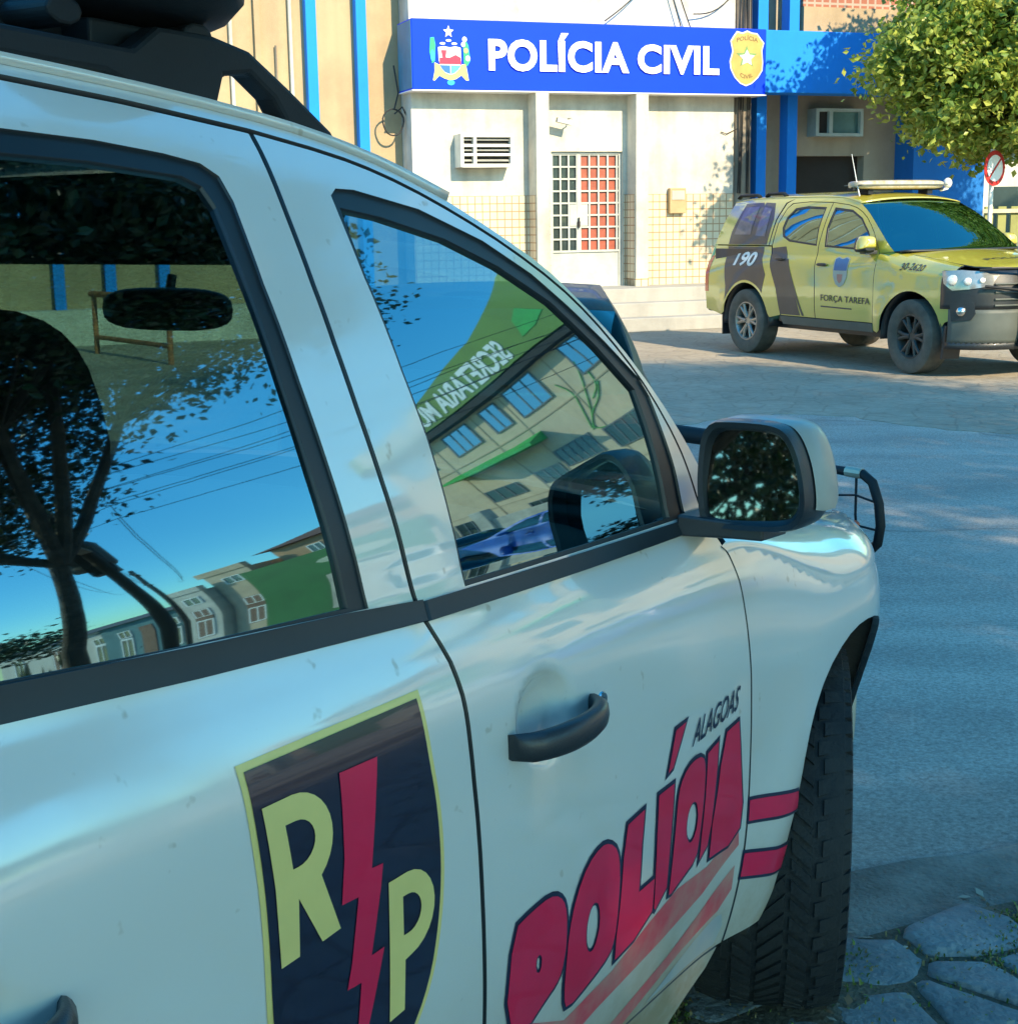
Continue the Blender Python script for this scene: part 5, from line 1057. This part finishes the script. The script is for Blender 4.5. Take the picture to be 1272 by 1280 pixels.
def right_building():
    r = fac('blue_trimmed_building', 'beige building with blue posts and a wide blue fascia, behind the yellow pickup')
    t = MB(); t.lo((3.56, .9, 0), (4.56, 1.2, 9)); t.lo((6.2, .9, 0), (6.85, 1.2, 9)); t.lo((4.56, .9, 2.62), (6.2, 1.2, 9)); t.lo((6.85, 1.2, 0), (8.3, 1.5, 9)); t.lo((3.56, 1.2, 0), (3.76, 6, 9)); t.lo((8.1, 1.5, 0), (8.3, 6, 9)); t.build('wall', M['gbwall'], r)
    t = MB(); t.lo((4.56, 1.1, 0), (6.2, 1.15, 2.62)); t.build('dark_opening', M['dark'], r)  # dark sheet stands in for the shade inside the garage opening
    for x0, x1 in ((3.77, 3.95), (4.34, 4.52)): t = MB(); t.lo((x0, .30, 0), (x1, .55, 9)); t.build('blue_post', M['blue'], r)
    t = MB(); t.lo((3.57, -.15, 3.55), (7.9, .299, 4.50)); t.build('fascia', M['blue'], r, bevel=.01)
    t = MB(); t.lo((4.6, .30, 4.35), (8.2, .88, 4.94)); t.build('parapet', M['bwall'], r); t = MB(); t.lo((4.6, .33, 4.945), (8.2, .88, 6.2)); t.build('brick_band', tiles('red_bricks', (.36, .13, .08), (.40, .32, .25), 7, .02), r)
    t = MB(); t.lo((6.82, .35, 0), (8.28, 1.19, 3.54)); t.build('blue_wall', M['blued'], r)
    a = fac('window_air_conditioner', 'pale window air conditioner with a teal panel above the dark garage opening', 'air conditioner')
    t = MB(); t.lo((5.07, .62, 2.93), (5.13, .899, 3.38)); t.lo((5.93, .62, 2.93), (5.99, .899, 3.38)); t.lo((5.13, .62, 3.33), (5.93, .899, 3.38)); t.lo((5.13, .62, 2.93), (5.93, .899, 2.98)); t.lo((5.33, .63, 2.98), (5.40, .88, 3.33)); t.build('casing', mat('pale_teal_metal', (.45, .55, .52), .5), a)
    t = MB(); t.lo((5.13, .70, 2.98), (5.33, .75, 3.33)); t.build('grille', M['dark'], a); t = MB(); t.lo((5.40, .70, 2.98), (5.93, .75, 3.33)); t.build('panel', mat('teal_panel', (.10, .22, .22), .3), a)
def poles_and_bits():
    # column / pole beside the white front
    r = fac('utility_pole', 'weathered concrete pole standing at the right edge of the white front', 'pole'); t = MB(); t.tube([(3.38, .16, 0), (3.38, .16, 9.5)], [.20, .14], 12); t.build('shaft', M['concrete'], r, smooth=True)
    t = MB(); rn = random.Random(4)
    for k in range(7): x = 3.30 + rn.uniform(-.06, .16); t.tube([(x, -.05 + rn.uniform(0, .05), 2.0), (x + rn.uniform(-.05, .05), -.04, 3.4), (x + rn.uniform(-.08, .08), -.03, 6), (x, 0, 8.5)], .010, 5)
    t.tube([(3.25, 0, 3.0), (3.05, -.03, 2.92), (2.95, -.02, 2.95)], .008, 5); t.build('cables', M['cable'], r)
    r = fac('cable_coil', 'coil of black cable hanging at the left end of the sign', 'cable coil'); t = MB(); pts = [(-2.32 + .16 * cos(a) * (1 + .05 * sin(3 * a)), .25 + .01 * a / 6, 3.08 + .19 * sin(a)) for a in [k * pi / 10 for k in range(46)]]; t.tube(pts, .011, 6)
    t.tube([(-2.30, .25, 3.27), (-2.22, .3, 3.5), (-2.25, .40, 3.9)], .012, 6); t.tube([(-2.30, .25, 3.2), (-2.17, .28, 3.3), (-2.11, .28, 3.18)], .012, 6); t.build('coil', M['cable'], r)
    r = fac('overhead_wires', 'loose dark wires hanging across the top of the white wall', 'wires'); t = MB()
    for a, b, s in (((.9, -.15, 4.55), (2.0, -.15, 5.6), .1), ((1.95, -.12, 5.6), (2.35, -.12, 4.5), .05), ((1.85, -.1, 5.6), (2.2, -.1, 4.5), .02), ((2.4, -.12, 4.7), (3.3, 0, 5.2), .15)):
        t.tube([Vector(a).lerp(Vector(b), k / 8) - Vector((0, 0, s * sin(pi * k / 8))) for k in range(9)], .010, 5)
    t.build('wire', M['cable'], r)
    # no parking sign
    r = empty('no_parking_sign', (6.78, 21.0, 0), (0, 0, radians(38))); tag(r, 'round red and white traffic sign on a thin white pole by the blue wall', 'traffic sign')
    t = MB(); t.tube([(0, 0, 0), (0, 0, 2.5)], .032, 10); t.build('pole', mat('white_pole', (.75, .73, .68), .5), r, smooth=True)
    t = MB(); t.lathe([(0, -.045), (.24, -.045), (.24, -.035), (0, -.035)], (0, 0, 2.24), 'y', 32); t.build('disc', mat('sign_red', (.62, .03, .03), .4), r)
    t = MB(); t.lathe([(0, -.050), (.18, -.050), (.18, -.046), (0, -.046)], (0, 0, 2.24), 'y', 32); t.build('disc_face', M['letter'], r)
    t = MB(); t.box((0, -.053, 2.24), (.36, .003, .03), rot=Matrix.Rotation(radians(-45), 3, 'Y')); t.build('slash', mat('sign_red2', (.62, .03, .03), .4), r)
    # barrier rail seen through the windscreen
    r = empty('barrier_rail', (-4.7, 18.6, 0), (0, 0, radians(-52))); tag(r, 'low rusty orange barrier rail standing on the sunlit forecourt', 'barrier')
    t = MB(); m_ = mat('rusty_orange', (.45, .17, .06), .6, c2=(.25, .10, .05), vscale=12)
    for x in (-1.1, 1.1): t = MB(); t.tube([(x, 0, 0), (x, 0, .80)], .035, 10); t.build('post', m_, r)
    t = MB(); t.tube([(-1.2, 0, .78), (1.2, 0, .78)], .04, 10); t.tube([(-1.1, 0, .22), (1.1, 0, .22)], .03, 10); t.build('bar', m_, r)
    # far right corner behind the sign post
    r = fac('garden_fence', 'green and yellow slatted garden fence beyond the blue wall', 'fence'); t = MB()
    for k in range(30): t.lo((8.6 + .32 * k, 4.0, 0), (8.6 + .32 * k + .20, 4.04, 1.75))
    t.build('slats', mat('olive_slats', (.26, .27, .09), .7), r); t = MB()
    for k in range(6): t.lo((8.55 + 1.92 * k, 3.9, 0), (8.67 + 1.92 * k, 3.99, 1.9))
    t.lo((8.5, 3.93, 1.62), (18.3, 3.985, 1.70)); t.build('rails', mat('pale_rails', (.5, .46, .33), .6), r)
    r = fac('distant_house', 'pale house with a grey roof far behind the garden fence'); t = MB(); t.lo((9, 12, 0), (22, 18, 3.2)); t.build('wall', wallmat('distant_wall', (.55, .55, .5)), r); t = MB(); t.prism([(8.6, 3.2), (22.4, 3.2), (21, 4.8), (10, 4.8)], 11.6, 18.4, 'y'); t.build('roof', mat('distant_roof', (.25, .24, .23), .8), r)
    for k in range(3): t = MB(); t.lo((10.5 + 3.5 * k, 11.95, 1.1), (11.9 + 3.5 * k, 11.998, 2.3)); t.build('window', M['darkpane'], r)
# ------------------------------------------------------------------ ACROSS THE STREET (seen mirrored in the side windows)
def window(t, g, x0, x1, z0, z1, n=2, y=0, bars=False, fm=0):
    """frame into t, pane into g"""
    t.lo((x0 - .06, y - .05, z0 - .06), (x0, y - .001, z1 + .06)); t.lo((x1, y - .05, z0 - .06), (x1 + .06, y - .001, z1 + .06)); t.lo((x0, y - .05, z1), (x1, y - .001, z1 + .06)); t.lo((x0, y - .05, z0 - .06), (x1, y - .001, z0))
    for k in range(1, n): x = x0 + (x1 - x0) * k / n; t.lo((x - .025, y - .045, z0), (x + .025, y - .005, z1))
    g.lo((x0, y - .02, z0), (x1, y - .002, z1))
HB = dict(org=(21.8, 20.3), rot=radians(-26.2))
def health_building():
    r = fac('health_building', 'beige building with a green lettered banner, mirrored in the front door window', org=HB['org'], rot=HB['rot'])
    Lx = 10.4; wm = wallmat('warm_beige', (.70, .52, .34), .85)
    t = MB(); t.lo((-5, 0, 0), (Lx, 10, 10.2)); t.build('wall', wm, r)
    t = MB(); t.prism([(-5.1, 9.62), (Lx + .1, 9.50), (Lx + .1, 10.30), (7.5, 10.45), (5, 10.9), (3, 11.25), (1, 12.0), (-1, 12.8), (-5.1, 13.5)], -.5, -.001, 'y'); b = t.build('green_banner', mat('banner_green', (.13, .25, .03), .6, vscale=.5), r)
    t = MB(); t.lo((-5.1, -.45, 9.22), (Lx + .1, -.001, 9.50)); t.build('dark_soffit', M['dark'], r)
    text_map('lettering', 'SECRETARIA MUNICIPAL DE', lambda u, v: (2.2 + 7.9 * u, -.515, 9.68 - .05 * u + (1.05 - .42 * u) * v), M['letter'], b, .03, 1.0, .02)
    t = MB(); t.prism([(-.4, 10.6), (.5, 10.2), (1.3, 10.1), (.9, 10.9), (.2, 11.3)], -.52, -.502, 'y'); t.build('leaf_mark', mat('leaf_green', (.02, .38, .05), .5), b)
    fm = mat('window_frame_grey', (.14, .16, .17), .5)
    for x, w, z0, z1, n in ((-3.2, 1.5, 7.9, 9.1, 3), (-.25, 1.3, 7.9, 9.1, 3), (2.6, 1.35, 7.95, 9.1, 3), (4.5, .62, 8.0, 9.05, 2), (5.85, 1.15, 8.05, 9.05, 3), (8.2, 1.2, 8.0, 9.05, 3)):
        t = MB(); g = MB(); window(t, g, x, x + w, z0, z1, n); f = t.build('window', fm, r); g.build('pane', M['reflglass'], f)
    for x, w, z0, z1, n in ((-3.0, 1.8, 4.7, 5.8, 5), (.2, 1.8, 4.7, 5.8, 5), (2.6, 1.5, 4.9, 6.0, 5), (4.4, 1.0, 4.3, 5.3, 3), (6.3, 1.2, 4.2, 5.2, 3), (1.2, 1.4, 1.6, 3.0, 4), (5.0, 1.6, 1.6, 3.0, 4), (8.3, 1.4, 1.6, 3.0, 4)):
        t = MB(); g = MB(); window(t, g, x, x + w, z0, z1, n); f = t.build('window', fm, r); g.build('pane', M['darkpane'], f)
    t = MB(); t.lo((3.5, -.03, 0), (4.6, -.002, 2.6)); t.build('door', M['doorgrey'], r)
    t = MB(); t.prism([(0, 7.15), (-1.1, 6.75), (-1.1, 6.62), (0, 6.75)], 3.9, 7.8, 'x'); t.build('awning', mat('awning_green', (.02, .42, .06), .5), r)
    t = MB()
    for z in (7.45, 3.6): t.lo((-5, -.03, z), (Lx, -.001, z + .05))
    for x in (-1.2, 1.85, 4.2, 5.5, 7.6): t.lo((x, -.02, 0), (x + .04, -.0005, 9.2))
    t.build('mouldings', wallmat('darker_beige', (.56, .40, .26)), r)  # mouldings in a darker beige than the wall
    t = MB()
    for P_ in ([(1.0, 8.4), (1.2, 7.9), (1.6, 7.2), (1.9, 6.6), (2.3, 6.0)], [(2.2, 8.2), (1.9, 7.6), (2.1, 6.9), (2.3, 6.1)], [(.9, 7.4), (1.3, 6.9), (1.9, 6.6), (2.3, 6.0), (1.7, 5.8)], [(.9, 7.9), (1.0, 7.3), (1.5, 7.0)]):
        t.tube([(x, -.02, z) for x, z in dens(P_, 2)], .022, 5)
    t.build('plant_drawing', mat('drawing_green', (.10, .45, .10), .6), r)
    g = fac('garden_wall', 'low white garden wall with gate pillars in front of the beige building', 'wall', org=HB['org'], rot=HB['rot'])
    t = MB(); t.lo((-5, -7.3, 0), (2.8, -7, 2.2)); t.lo((4.6, -7.3, 0), (8.6, -7, 1.8))
    for x in (2.8, 4.2): t.lo((x, -7.4, 0), (x + .4, -6.95, 3.1))
    t.build('wall', M['wwall'], g, bevel=.02)
def street_reflections():
    O = dict(org=HB['org'], rot=HB['rot'])
    r = fac('green_wall', 'dark green wall with a pale car painted on it beside the beige building', 'wall', **O); t = MB(); t.lo((10.45, -.3, 0), (19.0, 0, 5.3)); t.build('wall', mat('wall_green', (.02, .16, .04), .7, vscale=.6), r)
    t = MB(); t.ell((14.0, -.31, 3.9), (1.9, .012, .5), 24, 6); t.build('pale_oval', mat('faded_paint', (.45, .50, .36), .7), r)
    t = MB(); t.prism([(x * .75 + 10.2, z * .8 + .6) for x, z in [(1.5, .9), (3.2, .9), (6.8, .9), (7.4, 1.3), (7.0, 2.0), (6.2, 2.2), (5.4, 2.75), (3.4, 2.8), (2.5, 2.2), (1.6, 2.0)]], -.33, -.302, 'y'); c = t.build('painted_car', mat('painted_car_white', (.6, .62, .55), .7), r)
    t = MB(); t.prism([(x * .75 + 10.2, z * .8 + .6) for x, z in [(2.9, 2.2), (3.6, 2.65), (5.2, 2.6), (5.9, 2.2)]], -.34, -.332, 'y'); t.build('painted_window', M['dark'], c)
    def house(x0, y0, L_, D_, H_, wm, rm, label, gable=1.6, nw=2, par=False):
        r = fac('terraced_house', label, 'house', group='low houses mirrored in the rear door window', **O); t = MB(); t.lo((x0, y0, 0), (x0 + L_, y0 + D_, H_)); t.build('wall', wm, r)
        if par: t = MB(); t.lo((x0 - .1, y0 - .1, H_), (x0 + L_ + .1, y0 + .15, H_ + .7)); t.build('parapet', wm, r)
        else: t = MB(); t.prism([(y0 - .5, H_), (y0 + D_ + .5, H_), (y0 + D_ / 2, H_ + gable)], x0 - .3, x0 + L_ + .3, 'x'); t.build('roof', rm, r)
        for k in range(nw):
            x = x0 + L_ * (k + .5) / nw - .5; t = MB(); g = MB(); window(t, g, x + .15, x + .8, 1.1, 2.0, 2, y=y0); f = t.build('window', M['letter'], r); g.build('pane', M['darkpane'], f)
            if H_ > 4.5: t = MB(); g = MB(); window(t, g, x + .15, x + .8, H_ - 1.7, H_ - .8, 2, y=y0); f = t.build('window', M['letter'], r); g.build('pane', M['darkpane'], f)
        t = MB(); t.lo((x0 + L_ * .5 - .4, y0 - .04, 0), (x0 + L_ * .5 + .4, y0 - .002, 2.1)); t.build('door', mat('house_door', (.2, .1, .06), .6), r)
    cream = wallmat('cream_house', (.60, .46, .32)); tanw = wallmat('tan_house', (.52, .30, .17)); wh = wallmat('white_house', (.58, .55, .48)); tl = wallmat('teal_house', (.10, .22, .24)); rf = mat('clay_roof', (.16, .07, .045), .9); rg = mat('grey_roof', (.10, .11, .12), .9)
    house(10.8, 1.0, 7.6, 7, 7.2, tanw, rf, 'tan house with a dark clay roof rising behind the green wall', nw=2)
    house(19.1, 0.3, 1.9, 7, 6.2, cream, rf, 'cream house with a stepped parapet at the end of the green wall', par=True, nw=1)
    house(21.1, -.1, 1.5, 6, 4.7, wh, rg, 'narrow white house between the cream and the teal house', par=True, nw=1)
    house(22.9, .6, 5.5, 8, 3.2, tl, rg, 'dark teal house with a grey roof near the power pole', gable=.9)
    house(29.2, 2, 9, 8, 3.2, wh, rg, 'long white house behind the leaning trunk', nw=3, gable=1.0)
    # power pole with transformer
    def pole(x, y, hh, label, tf=True, lean=0):
        r = empty('power_pole', (x, y, 0), (0, radians(lean), radians(15))); tag(r, label, 'power pole'); t = MB(); t.tube([(0, 0, 0), (0, 0, hh)], [.09, .07], 12); t.build('shaft', M['darkpole'], r, smooth=True)
        t = MB(); t.lo((-1.0, -.06, hh - .6), (1.0, .06, hh - .48)); t.lo((-.8, -.06, hh - 1.9), (.8, .06, hh - 1.8)); t.build('cross_arm', M['concrete'], r)
        t = MB()
        for k in (-.9, -.45, .45, .9): t.lathe([(0, 0), (.04, 0), (.06, .05), (.03, .09), (.05, .13), (0, .17)], (k, 0, hh - .48), 'z', 10)
        t.build('insulator', M['dash'], r)
        if tf: t = MB(); t.lathe([(0, 0), (.24, 0), (.26, .05), (.26, .75), (.20, .85), (0, .87)], (.42, -.1, hh - 2.3), 'z', 16); t.lathe([(0, 0), (.05, 0), (.03, .2), (0, .22)], (.42, -.1, hh - 1.43), 'z', 8); t.lo((.1, -.2, hh - 2.6), (.5, .1, hh - 2.31)); t.build('transformer', M['dash'], r)
        return r
    pole(PP[0][0], PP[0][1], 6.6, 'power pole carrying a grey transformer, dark against the sky in the rear window')
    pole(PP[1][0], PP[1][1], 8.2, 'plain power pole farther down the street without a transformer', False)
    r = empty('power_lines', (0, 0, 0)); tag(r, 'thin power lines strung between the poles across the street', 'wires'); t = MB(); rn = random.Random(9)
    for k in range(7):
        z = 6.3 - .3 * (k % 4); off = rn.uniform(-.9, .9); a = Vector((PP[0][0] + off * .3, PP[0][1] + off, z)); b = Vector((PP[1][0], PP[1][1] + off, z + .5)); c = Vector((10.5 + off, 26, z + 1.0 + .2 * k)); d = Vector((PP[0][0] + 3, -30, z))
        for p, q in ((a, b), (a, c), (a, d)):
            t.tube([p.lerp(q, i / 12) - Vector((0, 0, 1.1 * sin(pi * i / 12))) for i in range(13)], .006, 4, caps=False)
    t.build('wire', M['cable'], r)
PP = [(12.04, 3.76), (34, 8.5)]
M['darkpole'] = mat('dark_pole_concrete', (.055, .045, .035), .9, vscale=6)  # darker concrete for the power pole shafts
# ------------------------------------------------------------------ LIGHT AND CAMERA
SUN_AZ, SUN_EL = 147, 32
def light():
    w = bpy.data.worlds.new('World'); sc.world = w; w.use_nodes = True; nt = w.node_tree; bg = nt.nodes['Background']
    sk = nt.nodes.new('ShaderNodeTexSky'); sk.sky_type = 'NISHITA'; sk.sun_disc = False; sk.sun_elevation = radians(SUN_EL); sk.sun_rotation = radians(SUN_AZ); sk.air_density = 1.3; sk.dust_density = .4; sk.ozone_density = 2.0
    mx = nt.nodes.new('ShaderNodeMix'); mx.data_type = 'RGBA'; mx.blend_type = 'MULTIPLY'; mx.inputs['Factor'].default_value = 1; mx.inputs['B'].default_value = (.63, .95, 1.03, 1)
    hs = nt.nodes.new('ShaderNodeHueSaturation'); hs.inputs['Saturation'].default_value = 1.22
    nt.links.new(sk.outputs[0], mx.inputs['A']); nt.links.new(mx.outputs['Result'], hs.inputs['Color']); nt.links.new(hs.outputs[0], bg.inputs['Color']); bg.inputs['Strength'].default_value = .15
    l = bpy.data.lights.new('sun', 'SUN'); l.energy = 3.5; l.angle = radians(.6); l.color = (1, .81, .54)
    o = bpy.data.objects.new('sun', l); COL.objects.link(o); a, e = radians(SUN_AZ), radians(SUN_EL)
    o.rotation_euler = Vector((sin(a) * cos(e), cos(a) * cos(e), sin(e))).to_track_quat('Z', 'Y').to_euler()
def camera():
    c = bpy.data.cameras.new('camera'); o = bpy.data.objects.new('camera', c); COL.objects.link(o); sc.camera = o
    c.sensor_fit = 'HORIZONTAL'; c.sensor_width = 36; c.lens = 36 * 1844 / 1272; c.clip_start = .02; c.clip_end = 3000
    p, r_ = .196, -.016; F = Vector((0, cos(p), -sin(p))); R = Vector((1, 0, 0)); U = R.cross(F); R2 = R * cos(r_) + U * sin(r_); U2 = -R * sin(r_) + U * cos(r_)
    m = Matrix((R2, U2, -F)).transposed().to_4x4(); m.translation = (0, 0, 1.651); o.matrix_world = m
    sc.view_settings.view_transform = 'Standard'; sc.view_settings.look = 'None'; sc.view_settings.gamma = 1; sc.view_settings.exposure = EXPO
    sc.cycles.max_bounces = 8; sc.cycles.transparent_max_bounces = 16; sc.cycles.use_denoising = True
EXPO = 1.42
make_ground()
station(); sign(); beige_building(); right_building(); poles_and_bits()
health_building(); street_reflections()
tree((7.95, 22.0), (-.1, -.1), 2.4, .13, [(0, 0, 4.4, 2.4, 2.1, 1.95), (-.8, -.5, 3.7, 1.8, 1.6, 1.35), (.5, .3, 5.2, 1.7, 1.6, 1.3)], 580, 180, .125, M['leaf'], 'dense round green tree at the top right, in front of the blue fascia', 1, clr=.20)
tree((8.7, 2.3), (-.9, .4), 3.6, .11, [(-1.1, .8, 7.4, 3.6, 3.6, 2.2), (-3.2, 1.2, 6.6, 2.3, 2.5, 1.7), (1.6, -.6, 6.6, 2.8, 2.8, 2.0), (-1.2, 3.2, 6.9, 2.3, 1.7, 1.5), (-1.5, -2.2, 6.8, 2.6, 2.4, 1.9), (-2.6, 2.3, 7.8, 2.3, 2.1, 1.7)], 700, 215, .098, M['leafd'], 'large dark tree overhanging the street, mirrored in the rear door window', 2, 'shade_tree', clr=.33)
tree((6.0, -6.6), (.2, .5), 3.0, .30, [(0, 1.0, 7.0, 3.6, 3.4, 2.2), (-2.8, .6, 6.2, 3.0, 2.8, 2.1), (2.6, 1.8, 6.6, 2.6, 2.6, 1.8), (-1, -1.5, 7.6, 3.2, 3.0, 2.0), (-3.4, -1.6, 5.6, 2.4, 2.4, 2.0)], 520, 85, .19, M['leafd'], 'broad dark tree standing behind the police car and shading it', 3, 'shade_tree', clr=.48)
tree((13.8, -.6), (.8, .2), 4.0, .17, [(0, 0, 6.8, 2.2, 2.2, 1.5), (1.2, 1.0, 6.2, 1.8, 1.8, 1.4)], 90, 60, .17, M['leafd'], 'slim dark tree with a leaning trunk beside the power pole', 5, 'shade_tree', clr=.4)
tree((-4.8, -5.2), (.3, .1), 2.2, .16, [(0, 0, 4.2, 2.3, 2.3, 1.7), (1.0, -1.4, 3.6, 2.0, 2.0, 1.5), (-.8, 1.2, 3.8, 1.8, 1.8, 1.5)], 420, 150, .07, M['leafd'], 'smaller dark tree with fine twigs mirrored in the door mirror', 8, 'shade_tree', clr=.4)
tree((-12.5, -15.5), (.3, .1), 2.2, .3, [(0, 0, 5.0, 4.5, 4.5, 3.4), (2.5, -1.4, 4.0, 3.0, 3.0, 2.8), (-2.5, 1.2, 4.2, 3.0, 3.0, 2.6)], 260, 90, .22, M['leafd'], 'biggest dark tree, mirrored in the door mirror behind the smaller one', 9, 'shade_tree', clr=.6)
for x_, y_, s_ in ((31, 1.5, 41), (27, -4.5, 42), (24, -10, 43)):
    tree((x_, y_), (.2, 0), 1.6, .2, [(0, 0, 3.0, 3.4, 3.4, 1.5), (2.0, 1.5, 2.6, 2.4, 2.4, 1.2), (-1.5, -2, 2.8, 2.6, 2.6, 1.4)], 90, 40, .30, M['leafd'], {41: 'low bushy tree in front of the teal house', 42: 'low bushy tree in front of the long white house', 43: 'low bushy tree farthest from the power pole'}[s_], s_, 'bushy_tree', clr=.6)
yellow_truck()
hatchback((-.09, 9.35), 2, mat('teal_black_paint', (.008, .03, .035), .5, coat=.12), 'dark hatchback parked ahead of the white police vehicle, behind its windscreen pillar', mirrors=False)
hatchback((13.2, 8.8), 100, mat('mid_blue_paint', (.01, .10, .50), .35, coat=.3), 'blue hatchback parked below the beige building, mirrored in the front window')
hatchback((18.6, 9.0), 96, mat('silver_paint', (.5, .5, .5), .3, coat=1), 'silver hatchback parked beyond the blue one, mirrored in the front window')
white_suv()
light(); camera()
